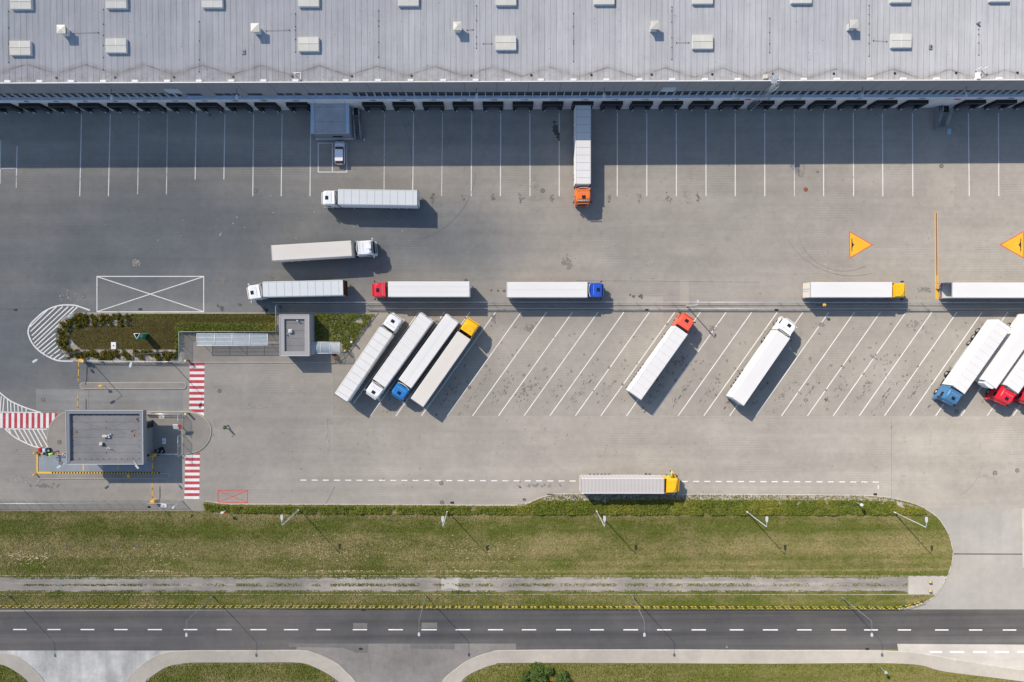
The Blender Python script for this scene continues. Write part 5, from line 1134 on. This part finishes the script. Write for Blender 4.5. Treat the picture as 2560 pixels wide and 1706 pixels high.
# manholes and drains
MH = [(209, 740.5, .34, 'lying in the yard left of the crossed white box', 'd'), (108, 999.5, .34, 'in the left part of the middle entry lane', 'd'), (549, 977.5, .34, 'right of the upper red striped crossing', 'd'), (638.5, 477.5, .36, 'just past the end of the left dock bay lines', 'd'), (1356.5, 477, .36, 'below the dock bays left of the orange lorry', 'd'),
      (2014.3, 474.3, .36, 'rusty orange in the open yard above the right lorry', 'r'), (2353.5, 415.5, .36, 'at the shadow edge below the right staircase', 'd'), (1103, 1208, .36, 'just below the dashed lane line', 'd'), (1105, 1256.5, .36, 'at the kerb above the hedge', 'd'), (1119+54.5, 969, .30, 'in the diagonal bays under the lorry shadow', 'd'), (2391.5, 1029.5, .36, 'in the shadow of the steel blue lorry', 'd'),
      (2487.5, 1183, .40, 'with pale patches around it in the right corner', 'd'), (2543, 1176.5, .36, 'ringed in white at the right frame edge', 'd'), (149.7, 1105.4, .36, 'on the left end of the gatehouse island', 'd'), (152.6, 1157.3, .36, 'on the weighbridge deck', 'd'), (2044, 430, .2, 'small by the lattice shadow in the yard', 'd'), (1816.8, 1618, .25, 'ringed in the lower road lane', 'd'), (525, 288, .2, 'small at the dock wall on the left', 'd')]
for x, y, r, lab, k in MH:
    p = P(x, y); z = .14 if (x, y) == (149.7, 1105.4) else (.105 if (x, y) == (152.6, 1157.3) else .024)
    t = thing('manhole_cover', ('round manhole cover '+lab), 'manhole', (p.x, p.y, z)); MB().cyl((0, 0, -.012), (0, 0, .006), r, r, 20, smooth=False).build('ring', M['chassis'], t); MB().cyl((0, 0, .004), (0, 0, .012), r*.84, r*.84, 20, smooth=False).build('lid', M['redorange'] if k == 'r' else M['softstain'], t)
DR = [(39, 775, 'left of the white hatching'), (351, 773.5, 'inside the crossed white box'), (1130.5, 1257, 'at the kerb above the hedge'), (2188, 1236.3, 'at the kerb below the end of the lane dashes'), (908.5, 1525.3, 'at the top kerb of the road'), (902, 1622.5, 'in the pale road patch at the bottom'), (2168, 1622.8, 'at the lower road edge left of the lay by'), (2158, 1525, 'at the top kerb of the road on the right'), (1617, 775.5, 'under the yard fence near the coral lorry'), (1941.5, 775.5, 'under the yard fence near the white lorry'), (666, 775.5, 'under the lorry shadow above the kiosk')]
for x, y, lab in DR:
    p = P(x, y); t = thing('storm_drain', 'rectangular drain grate '+lab, 'drain', (p.x, p.y, .022)); MB().box((0, 0, 0), (.62, .38, .02)).build('frame', M['chassis'], t); m = MB()
    for k in range(6): m.box((-.24+k*.096, 0, .014), (.05, .30, .01))
    m.build('grate', M['darkmetal'], t)
# ================================================================ LORRIES
def xf(m, T, start=0):
    for i in range(start, len(m.v)): m.v[i] = tuple(T @ Vector(m.v[i]))
    return m
def rr(x0, x1, hw, z, r, n=3, rb=None):       # rounded rectangle ring, x forward
    pts = []; rb = r if rb is None else rb
    for cx, cy, a0, q in ((x1-r, hw-r, 0, r), (x0+rb, hw-rb, PI/2, rb), (x0+rb, -hw+rb, PI, rb), (x1-r, -hw+r, 3*PI/2, r)):
        for i in range(n+1): a = a0+PI/2*i/n; pts.append((cx+q*math.cos(a), cy+q*math.sin(a), z))
    return pts
def wheel(root, x, y, r=.50, wd=.30, T=None, rim='steel'):
    o = MB().cyl((x, y-wd/2, r), (x, y+wd/2, r), r, r, 18).build('wheel', M['tyre'], None) if False else None
    m = MB().cyl((x, y-wd/2, r), (x, y+wd/2, r), r, r, 18, smooth=False)
    if T: xf(m, T)
    w_ = m.build('wheel', M['tyre'], root); s_ = 1 if y > 0 else -1
    m = MB().cyl((x, y+s_*(wd/2-.02), r), (x, y+s_*(wd/2+.015), r), r*.56, r*.52, 14, smooth=False)
    if T: xf(m, T)
    m.build('rim', M[rim], w_)
def lorry(label, rear, front, cab, cabcol=None, roof='trwhite', seams='ribs', style='hatch', hz=4.0, rear_open=0, group=None, defl='white', rearcab=None):
    Rr, Fr = P(rear[0], rear[1], hz), P(front[0], front[1], hz); d = (Fr-Rr); L = d.length; a = math.atan2(d.y, d.x)
    t = thing('articulated_lorry' if cab else 'parked_trailer', label, 'lorry' if cab else 'trailer', (Rr.x, Rr.y, 0), a)
    hw = 1.28; T0 = hz; zb = 1.12
    # body shell with thin top rails
    m = MB(); x0 = 3.0 if rear_open in (1, 2) else 0
    m.loft([[(x0, -hw, zb), (L, -hw, zb), (L, hw, zb), (x0, hw, zb)], [(x0, -hw, T0-.06), (L, -hw, T0-.06), (L, hw, T0-.06), (x0, hw, T0-.06)], [(x0+(.03 if not x0 else 0), -hw+.05, T0), (L-.03, -hw+.05, T0), (L-.03, hw-.05, T0), (x0+(.03 if not x0 else 0), hw-.05, T0)]])
    if x0:
        for s_ in (-1, 1): m.box((x0/2, s_*(hw-.03), (zb+T0)/2-.03), (x0, .06, T0-zb-.06))
        m.box((x0/2, 0, T0-.03), (x0, 2*hw-.10, .06)); m.box((x0/2, 0, zb+.04), (x0, 2*hw-.13, .08), mi=1)
    body = m.build('trailer_body', [M[roof], M['fascial'] if rear_open == 2 else M['redorange']], t)
    m = MB()
    if seams in ('ribs', 'faint'):
        n = 10
        for k in range(1, n+1): m.box((.25+(L-.5)*(k-.6)/n, 0, T0+.006), (.055, 2*hw-.26, .012))
        for s_ in (-1, 1): m.box((L/2, s_*(hw-.13), T0+.006), (L-.1, .03, .012))
        m.build('roof_seam', M['seam'] if seams == 'ribs' else M['seamlight'], body)
    elif seams in ('long', 'long1'):
        for s_ in ((-.42, .42) if seams == 'long' else (0,)): m.box((L/2, s_, T0+.005), (L-.2, .03, .01))
        m.build('roof_seam', M['seamlight'], body)
    elif seams == 'tarp':
        for s_ in (-1, 1): m.box((L/2, s_*(hw-.06), T0+.02), (L-.05, .07, .05))
        m.build('roof_rail', M['white'], body)
    m = MB()
    m.box((.03+x0*0, 0, zb+.02), (.12, 2*hw, .12)) 
    for s_ in (-1, 1): m.box((.02, s_*(hw-.04), (zb+T0)/2), (.10, .09, T0-zb)); m.box((L-.02, s_*(hw-.04), (zb+T0)/2), (.08, .10, T0-zb-.02))
    m.box((.02, 0, T0-.02), (.10, 2*hw, .09)) ; m.box((L/2, 0, zb-.10), (L-.1, 2*hw-.3, .12)); m.build('trailer_frame', M['chassis'] if seams in ('ribs',) else M['seam'], t)
    if rear_open == 1:     # open rear end showing the load
        m = MB()
        for q in range(14): m.box((.3+random.random()*1.2, -1.0+(q % 8)*.28, 1.5+random.random()*1.6), (.4, .22, .45), rz=random.random(), mi=q % 2)
        m.build('load', [M['chassis'], M['redorange']], t)
    if rear_open == 2:
        MB().box((-.55, hw+.02, (zb+T0)/2), (1.1, .05, T0-zb-.1)).build('rear_door', M['seam'], t)
    if rear_open in (0, 3):
        for s_ in (-1, 1):
            dr_ = MB().box((-.02, s_*hw/2, (zb+T0)/2), (.04, hw-.12, T0-zb-.15)).build('rear_door', M['cream'] if rear_open == 3 else M[roof], t)
            MB().cyl((-.06, s_*.2, zb+.1), (-.06, s_*.2, T0-.15), .02, .02, 5).build('lock_rod', M['seam'], dr_)
    for s_ in (-1, 1): MB().box((.05, s_*.95, .85), (.10, .45, .16)).build('tail_light', M['redlight'], t)
    MB().box((.1, 0, .55), (.10, 2.3, .12)).build('underrun_bar', M['seam'], t)
    for x in (2.3, 3.6, 4.9):
        for s_ in (-1, 1): wheel(t, x, s_*1.10)
    for s_ in (-1, 1): MB().box((L/2+1.0, s_*1.18, .80), (4.6, .05, .55)).build('side_guard', M['seam'], t)
    for s_ in (-1, 1): MB().box((L-2.9, s_*.9, .6), (.14, .14, 1.1)).build('landing_leg', M['chassis'], t)
    if style == 'reefer' or not cab:
        m = MB(); pts = [(L, -.95, 2.0), (L+.35, -.8, 2.0), (L+.48, -.4, 2.0), (L+.48, .4, 2.0), (L+.35, .8, 2.0), (L, .95, 2.0)]
        m.loft([pts, [(x, y, 3.85) for x, y, z in pts]]); m.build('cooling_unit', M['white'], t)
    if not cab: return t
    # ---- tractor
    K = Vector((L-1.2, 0, 0)); C3 = P(cab[0], cab[1], 3.3)-Rr; ca, sa = math.cos(-a), math.sin(-a); Cl = Vector((C3.x*ca-C3.y*sa, C3.x*sa+C3.y*ca, 0))
    hd = Cl-K; ta = math.atan2(hd.y, hd.x); LC = hd.length+.22
    T = Matrix.Translation(K+Vector((math.cos(ta), math.sin(ta), 0))*LC) @ Matrix.Rotation(ta, 4, 'Z')
    CL = 2.55 if style == 'american' else 2.25; col = CAB[cabcol]
    lo = style != 'yellow'
    m = MB(); m.loft([rr(-CL, -.03, 1.18, .55, .18, 3, .06), rr(-CL, 0, 1.24, .9, .25, 3, .06), rr(-CL, -.01, 1.25, 1.7, .28, 3, .06), rr(-CL, -.06, 1.25, 2.1, .30, 3, .06), rr(-CL, -.20, 1.22, 2.9, .30, 3, .06), rr(-CL, -.32, 1.19, 3.25, .32, 3, .08), rr(-CL+.02, -.55, 1.12, 3.52, .34, 3, .10), rr(-CL+.08, -.78, 1.04, 3.66, .34, 3, .12)], 0, True)
    xf(m, T); cb = m.build('cab', col, t)
    # bumper + grille
    m = MB().loft([rr(-.5, .06, 1.23, .35, .22), rr(-.5, .08, 1.25, .85, .25)]); xf(m, T); m.build('bumper', col if style != 'dark' else M['chassis'], cb)
    m = MB().loft([rr(-.06, .035, .8, .9, .03), rr(-.06, .03, .85, 1.65, .03)]); xf(m, T); m.build('grille', M['darkmetal'], cb)
    # windscreen and side windows
    m = MB().loft([rr(-.35, -.015, 1.14, 1.95, .28), rr(-.42, -.045, 1.13, 2.2, .29), rr(-.50, -.165, 1.10, 2.86, .29)]); xf(m, T); m.build('windscreen', M['glass'], cb)
    for s_ in (-1, 1): m = MB().box((-.95, s_*1.235, 2.35), (.85, .05, .65)); xf(m, T); m.build('side_window', M['glass'], cb)
    # visor
    m = MB().loft([rr(-.2, .06, 1.05, 2.88, .18), rr(-.25, .03, 1.05, 2.95, .18)]); xf(m, T); m.build('sun_visor', col if style != 'american' else M['darkmetal'], cb)
    if style in ('hatch', 'american', 'dark', 'bar'):
        m = MB().box((-.98, .05, 3.675), (.52, .62, .05)); xf(m, T); m.build('roof_hatch', M['glass'] if style != 'american' else M['white'], cb)
        m = MB().box((-1.75, 0, 3.665), (.05, 1.6, .02)); xf(m, T); m.build('roof_ridge', M['seam'], cb)
    if style == 'american':
        m = MB().bbox((-.62, .1, 3.75), (.5, .75, .3), .05); xf(m, T); m.build('roof_box', M['white'], cb)
        m = MB().box((-.30, 0, 3.4), (.10, 2.0, .12)); xf(m, T); m.build('light_bar', M['darkmetal'], cb)
    if style == 'bar':
        m = MB().cyl((-.38, -1.0, 3.62), (-.38, 1.0, 3.62), .04, .04, 6)
        for k in range(6): m.cyl((-.44, -.8+.32*k, 3.68), (-.30, -.8+.32*k, 3.68), .09, .09, 8)
        xf(m, T); m.build('light_bar', M['steel'], cb)
    if style == 'yellow':   # sloping one-piece wind deflector with a curved front lip
        m = MB(); n = 10
        front_ = [(-.62-.55*abs(math.cos(PI*i/n))**2.6, 1.08*math.cos(PI*i/n)*1.0) for i in range(n+1)]
        rg = lambda s_, z, dx: [(x*1.0+dx, y*s_, z) for x, y in front_]+[(-CL+.03, -1.16*s_, z), (-CL+.03, 1.16*s_, z)]
        m.loft([rg(1, 3.50, 0), rg(.97, 3.74, -.06), rg(.90, 3.82, -.18)]); xf(m, T); m.build('wind_deflector', col, cb)
        m = MB().box((-1.7, .5, 3.83), (.09, .09, .03)).box((-1.7, -.5, 3.83), (.09, .09, .03)); xf(m, T); m.build('cap', M['chassis'], cb)
    else:
        m = MB(); pts = [(-CL-.05-.22*(1-(y/1.1)**2), y) for y in np.linspace(-1.1, 1.1, 9)]
        for (xa, ya), (xb_, yb_) in zip(pts[:-1], pts[1:]):
            m.loft([[(xa, ya, 3.25), (xb_, yb_, 3.25), (xb_-.05, yb_, 3.25), (xa-.05, ya, 3.25)], [(xa, ya, 3.78), (xb_, yb_, 3.78), (xb_-.05, yb_, 3.78), (xa-.05, ya, 3.78)]])
        xf(m, T); m.build('air_deflector', M[defl] if defl else col, cb)
        m = MB().loft([[(-CL+.45, -1.05, 3.6), (-CL+.45, 1.05, 3.6), (-CL-.02, 1.14, 3.55), (-CL-.02, -1.14, 3.55)], [(-CL+.35, -1.0, 3.68), (-CL+.35, 1.0, 3.68), (-CL-.04, 1.10, 3.80), (-CL-.04, -1.10, 3.80)]]); xf(m, T); m.build('roof_spoiler', col, cb)
    # side fairings behind the cab
    for s_ in (-1, 1):
        m = MB(); m.loft([[(-CL, s_*1.24, .9), (-CL-.38, s_*1.24, .9), (-CL-.38, s_*1.19, .9), (-CL, s_*1.19, .9)], [(-CL, s_*1.22, 3.5), (-CL-.34, s_*1.22, 3.5), (-CL-.34, s_*1.17, 3.5), (-CL, s_*1.17, 3.5)]])
        xf(m, T); m.build('side_fairing', col, cb)
    for s_ in (-1, 1):
        m = MB().cyl((-.45, s_*1.2, 2.75), (-.30, s_*1.52, 2.75), .03, .03, 5).bbox((-.28, s_*1.50, 2.35), (.16, .24, .75), .03); xf(m, T); m.build('mirror', M['darkmetal'] if cabcol not in ('white', 'red') else M[defl if defl else 'white'], cb)
        m = MB().box((.05, s_*.95, .72), (.06, .40, .20)); xf(m, T); m.build('headlight', M['lampmetal'], cb)
    m = MB().box((-3.3, 0, .82), (4.6, .8, .22)).box((-3.0, 0, 1.25), (.5, 1.6, .5)).cyl((-3.2, .3, 1.1), (-3.2, .3, 2.3), .10, .10, 6)
    for s_ in (-1, 1): m.box((-3.1, s_*.95, .75), (1.3, .5, .55))
    xf(m, T); m.build('chassis', M['chassis'], t)
    m = MB()
    for y in (-.35, 0, .3): m.tube([(-CL-.02, y, 2.6), (-CL-.35, y*1.2, 1.9), (-CL-.8, y*.8, 2.5)], .03, 5)
    xf(m, T); m.build('air_hose', M['redorange'], t)
    for x, y in ((-1.25, 1.08), (-1.25, -1.08), (-4.85, 1.05), (-4.85, -1.05)): wheel(t, x, y, .51, .32 if x > -2 else .5, T)
    return t
lorry('white trailer docked at the warehouse with an orange cab', (1458.2, 262.7), (1458.2, 460), (1458.3, 505), 'orange', 'trwhite', 'ribs', 'bar')
lorry('silver white lorry alone in the yard facing left nearest the docks', (1044, 495.2), (844.4, 492.4), (806.5, 495), 'white', 'trgrey', 'ribs', 'hatch', defl='seam')
lorry('cream lorry driving right with a roof box and dark visor on its white cab', (678.5, 633.2), (878.6, 621.1), (931.5, 618.6), 'white', 'trcream', 'plain', 'american')
lorry('silver lorry with open rusty rear end facing left beside the crossed white box', (858.5, 719.6), (656.5, 724), (620.5, 733.2), 'white', 'trgrey', 'ribs', 'hatch', rear_open=1)
lorry('white lorry with a red cab facing left along the fence', (1174, 723.4), (970, 723.4), (933.5, 725.6), 'red', 'trwhite', 'long', 'hatch', defl='chassis')
lorry('white lorry with a blue cab facing right along the fence', (1266.7, 724.8), (1468.8, 724.8), (1506, 725.6), 'blue', 'trwhite', 'long1', 'hatch')
lorry('white lorry with a yellow cab and cream rear doors along the fence', (2025.6, 724.8), (2230.7, 724.8), (2264, 725.8), 'yellow', 'trwhite', 'plain', 'yellow', rear_open=3)
lorry('white trailer with open rear end cut by the right frame edge', (2380, 725.8), (2583, 726), (2619, 726.5), 'white', 'trwhite', 'plain', 'hatch', rear_open=2)
lorry('white lorry parked diagonally next to the ground cover, white cab uppermost', (851.6, 995.7), (965.8, 826.7), (989.8, 794.5), 'white', 'trwhite', 'ribs', 'hatch', defl='chassis')
lorry('white lorry parked diagonally with its white cab at the lower end', (1066.2, 792.6), (947.7, 958.9), (927.5, 989.3), 'white', 'trwhite', 'faint', 'hatch')
lorry('white lorry parked diagonally with its bright blue cab at the lower end', (1130.8, 795.8), (1011.9, 960.3), (991.6, 991.3), 'lightblue', 'trwhite', 'long1', 'hatch')
lorry('cream lorry parked diagonally with its yellow cab at the upper end', (1042.2, 1007.3), (1160.3, 839.3), (1182, 806.8), 'yellow', 'trcream', 'plain', 'yellow')
lorry('white lorry parked diagonally with its coral red cab touching the fence', (1587.6, 989.8), (1704.4, 825.6), (1722.5, 793.5), 'coral', 'trwhite', 'faint', 'hatch', defl='chassis')
lorry('white lorry with a white cab parked alone right of the coral one', (1844.1, 1004.7), (1959.8, 836.4), (1978, 805.5), 'white', 'trwhite', 'plain', 'hatch')
lorry('white lorry with a steel blue cab, leftmost of the right hand row', (2513.5, 809.4), (2396.7, 975), (2373.5, 1005), 'steelblue', 'trwhite', 'faint', 'hatch', defl='chassis')
lorry('white trailer without a cab between the steel blue and red lorries', (2592.7, 795.7), (2475.7, 961.7), None, None, 'trwhite', 'plain')
lorry('white lorry with a bright red cab at the right frame edge', (2648, 809), (2531, 974), (2507, 1005.5), 'crimson', 'trwhite', 'faint', 'hatch', defl='seam')
lorry('lorry with a red cab just cut by the right frame edge', (2712, 811), (2595.5, 977), (2572, 1009), 'crimson', 'trwhite', 'faint', 'hatch', defl='chassis')
TY = lorry('grey tarpaulin lorry with a yellow cab on the dashed lane beside the hedge', (1452.7, 1215.5), (1661, 1215.5), (1695.5, 1215.5), 'yellow', 'trtarp', 'tarp', 'yellow')
# open cab door of the lone yellow lorry
p = P(1688, 1191.5, 2.0); m = MB().loft([[(0, 0, .6), (-.45, .95, .6), (-.50, .93, .6), (-.05, -.02, .6)], [(0, 0, 2.9), (-.45, .95, 2.5), (-.50, .93, 2.5), (-.05, -.02, 2.9)]])
do = m.build('cab_door', CAB['yellow'], TY); do.location = (p.x-TY.location.x+.0, p.y-TY.location.y-.1, 0)
MB().box((-.24, .47, 2.1), (.03, .6, .6), rz=math.radians(115)).build('window', M['glass'], do)

# ================================================================ CAR
p = P(852, 385.3); car = thing('parked_car', 'silver hatchback parked nose up below the annex building', 'car', (p.x, p.y, 0), PI/2)
LC, HW = 1.98, .86
m = MB(); m.loft([rr(-LC+.05, LC-.08, HW-.06, .22, .35, 4), rr(-LC, LC, HW, .45, .45, 4), rr(-LC+.02, LC-.04, HW, .70, .48, 4), rr(-LC+.08, LC-.22, HW-.04, .92, .45, 4), rr(-LC+.14, LC-.45, HW-.10, .98, .42, 4)], 0, True)
bd = m.build('body', plain('car_silver', (.70, .73, .75), .3, .1, .02, 1, .6), car)
m = MB(); m.loft([rr(-LC+.14, 1.02, HW-.10, .96, .25, 4), rr(-LC+.34, .62, HW-.19, 1.30, .25, 4), rr(-LC+.45, .40, HW-.24, 1.42, .25, 4)], 0, True); gl = m.build('window', M['glass'], car)
m = MB(); m.loft([rr(-LC+.46, .52, HW-.17, 1.38, .12, 4), rr(-LC+.42, .48, HW-.17, 1.46, .12, 4), rr(-LC+.52, .36, HW-.24, 1.50, .12, 4)], 0, True); m.build('roof', plain('car_roof', (.80, .81, .83), .3, .2, .02, 1, .5), car)
for s_ in (-1, 1):
    MB().tube([(1.0, s_*(HW-.14), .99), (.38, s_*(HW-.25), 1.42)], .04, 5).build('pillar', bd.data.materials[0], car)
    MB().bbox((.62, s_*(HW+.08), .98), (.16, .20, .14), .03).build('mirror', M['fascial'], car)
    MB().box((LC-.14, s_*.58, .66), (.22, .34, .14)).build('headlight', M['lampmetal'], car); MB().box((-LC+.06, s_*.62, .78), (.12, .26, .2)).build('tail_light', M['redlight'], car)
for x in (-1.25, 1.25):
    for s_ in (-1, 1): wheel(car, x, s_*(HW-.09), .31, .2)

# ================================================================ PEOPLE
def person(label, px, py, ang, pose, top, legs, head='hair', z0=0.0, vest=None, s=1.0):
    p = P(px, py); t = thing('person', label, 'person', (p.x, p.y, z0), ang)
    J = dict(pel=(0, 0, .95), bel=(.02, 0, 1.12), che=(.03, 0, 1.35), nek=(.03, 0, 1.50), hdb=(.04, 0, 1.58), hdt=(.05, 0, 1.76),
             shl=(.02, .19, 1.42), ell=(-.05, .27, 1.14), wrl=(.08, .28, .92), shr=(.02, -.19, 1.42), elr=(.0, -.27, 1.14), wrr=(.15, -.27, .95),
             hil=(0, .10, .90), knl=(.10, .11, .50), anl=(.05, .11, .08), tol=(.20, .12, .04), hir=(0, -.10, .90), knr=(.0, -.11, .50), anr=(-.14, -.11, .10), tor=(.0, -.12, .04))
    R = dict(pel=.13, bel=.12, che=.15, nek=.06, hdb=.085, hdt=.085, shl=.075, ell=.05, wrl=.032, shr=.075, elr=.05, wrr=.032, hil=.10, knl=.062, anl=.045, tol=.035, hir=.10, knr=.062, anr=.045, tor=.035)
    J.update(pose)
    E = [('pel', 'bel'), ('bel', 'che'), ('che', 'nek'), ('nek', 'hdb'), ('hdb', 'hdt'), ('che', 'shl'), ('shl', 'ell'), ('ell', 'wrl'), ('che', 'shr'), ('shr', 'elr'), ('elr', 'wrr'), ('pel', 'hil'), ('hil', 'knl'), ('knl', 'anl'), ('anl', 'tol'), ('pel', 'hir'), ('hir', 'knr'), ('knr', 'anr'), ('anr', 'tor')]
    names = list(J); V = [Vector(J[n])*s for n in names]; rad = [R[n]*s for n in names]; ed = [(names.index(a), names.index(b)) for a, b in E]
    for w_, e_ in (('wrl', 'ell'), ('wrr', 'elr')):
        wi = names.index(w_); d = (V[wi]-V[names.index(e_)]).normalized(); sd = d.orthogonal().normalized(); V.append(V[wi]+d*.05); rad.append(.032); pi_ = len(V)-1; ed.append((wi, pi_))
        for k, ln in enumerate((.075, .085, .08, .065)):
            b_ = V[pi_]+d*.035+sd*(.024*(k-1.5)); V.append(b_); rad.append(.009); ed.append((pi_, len(V)-1)); V.append(b_+d*ln*.6+Vector((.0, 0, -.012))); rad.append(.008); ed.append((len(V)-2, len(V)-1))
        V.append(V[wi]+d*.03+sd*.05); rad.append(.010); ed.append((wi, len(V)-1)); V.append(V[-1]+d*.035+sd*.01); rad.append(.009); ed.append((len(V)-2, len(V)-1))
    me = bpy.data.meshes.new('body'); me.from_pydata(V, ed, []); o = bpy.data.objects.new('body', me); C.objects.link(o); o.parent = t
    sk_ = o.modifiers.new('skin', 'SKIN'); sk_.use_smooth_shade = True; o.modifiers.new('sub', 'SUBSURF').levels = 1; o.modifiers['sub'].render_levels = 1
    for i, d in enumerate(me.skin_vertices[0].data): d.radius = (rad[i], rad[i]); d.use_root = (i == 0)
    me.materials.append(M['skin'])
    g = lambda a: Vector(J[a])*s
    def sleeve(nm, chain, rs, mat):
        m = MB()
        for a, b, r0, r1 in zip(chain[:-1], chain[1:], rs[:-1], rs[1:]): m.cyl(g(a), g(b), r0*s, r1*s, 10)
        m.build(nm, mat, t)
    for q in 'lr':
        sleeve('trousers', ['hi'+q, 'kn'+q, 'an'+q], [.115, .085, .07], legs); sleeve('sleeve', ['sh'+q, 'el'+q, 'wr'+q], [.09, .068, .05], top)
        MB().cyl(g('an'+q)+Vector((0, 0, -.02)), g('to'+q), .06, .045, 8).build('shoe', M['black'], t)
    m = MB(); rings = []
    ax_ = (g('che')-g('pel')).normalized(); side = Vector((0, 1, 0)); fw = side.cross(ax_).normalized()
    for f_, a_, b_ in ((-.05, .19, .14), (.25, .18, .13), (.6, .21, .15), (1.0, .225, .145), (1.22, .17, .11), (1.34, .08, .07)):
        c_ = g('pel')+(g('che')-g('pel'))*f_; rings.append([c_+side*(a_*math.cos(2*PI*i/14)*s)+fw*(b_*math.sin(2*PI*i/14)*s) for i in range(14)])
    m.loft(rings, 0, True); m.build('jacket', vest or top, t)
    m = MB(); c_ = g('hdt'); rings = [[c_+Vector((r_*math.cos(2*PI*i/12)*1.1-.012, r_*math.sin(2*PI*i/12), z)) for i in range(12)] for r_, z in ((.105, -.06), (.110, .0), (.095, .06), (.05, .095), (.01, .10))]
    m.loft(rings, 0, True); m.build('hair' if head == 'hair' else 'cap', M[head], t)
    m = MB(); hb = g('hdb'); m.cyl(hb+Vector((.085, 0, .06)), hb+Vector((.115, 0, .04)), .018, .012, 6)
    m.build('nose', M['skin'], t)
    m = MB()
    for y in (-.032, .032): m.cyl(hb+Vector((.082, y, .09)), hb+Vector((.094, y, .09)), .012, .010, 6)
    m.build('eyes', M['black'], t)
    return t
person('person in a green vest and black trousers walking alone below the crossing', 567.5, 1067, .3, dict(anl=(.25, .11, .06), tol=(.38, .12, .05), knl=(.2, .11, .48), anr=(-.25, -.11, .14), tor=(-.12, -.12, .05)), M['jacket'], M['trousers'], 'hair', 0, M['hivisdark'])
person('person in a bright green hi vis jacket leaning at the weighbridge rail', 141.5, 1131.5, math.radians(205), dict(che=(.30, 0, 1.22), nek=(.42, 0, 1.30), hdb=(.50, 0, 1.34), hdt=(.58, 0, 1.48), bel=(.12, 0, 1.08), shl=(.32, .19, 1.25), shr=(.32, -.19, 1.25), ell=(.52, .27, 1.05), elr=(.52, -.27, 1.05), wrl=(.70, .22, .95), wrr=(.70, -.2, .95), knr=(-.2, -.11, .5), anr=(-.5, -.11, .1), tor=(-.36, -.12, .04)), M['hivis'], M['trousers'], 'hair', .13, M['hivis'])
person('person in a yellow green jacket climbing into the yellow cab through the open door', 1675, 1176.5, math.radians(-85), dict(che=(.12, 0, 1.38), shl=(.1, .19, 1.44), shr=(.1, -.19, 1.44), ell=(.30, .25, 1.3), wrl=(.5, .2, 1.45), elr=(.25, -.3, 1.35), wrr=(.45, -.25, 1.5), knl=(.25, .11, .72), anl=(.15, .11, .35), tol=(.28, .12, .30)), M['hivis'], M['trousers'], 'hair', .45, M['hivis'])
for o in bpy.data.objects:
    if o.type == 'EMPTY': o.empty_display_size = .3
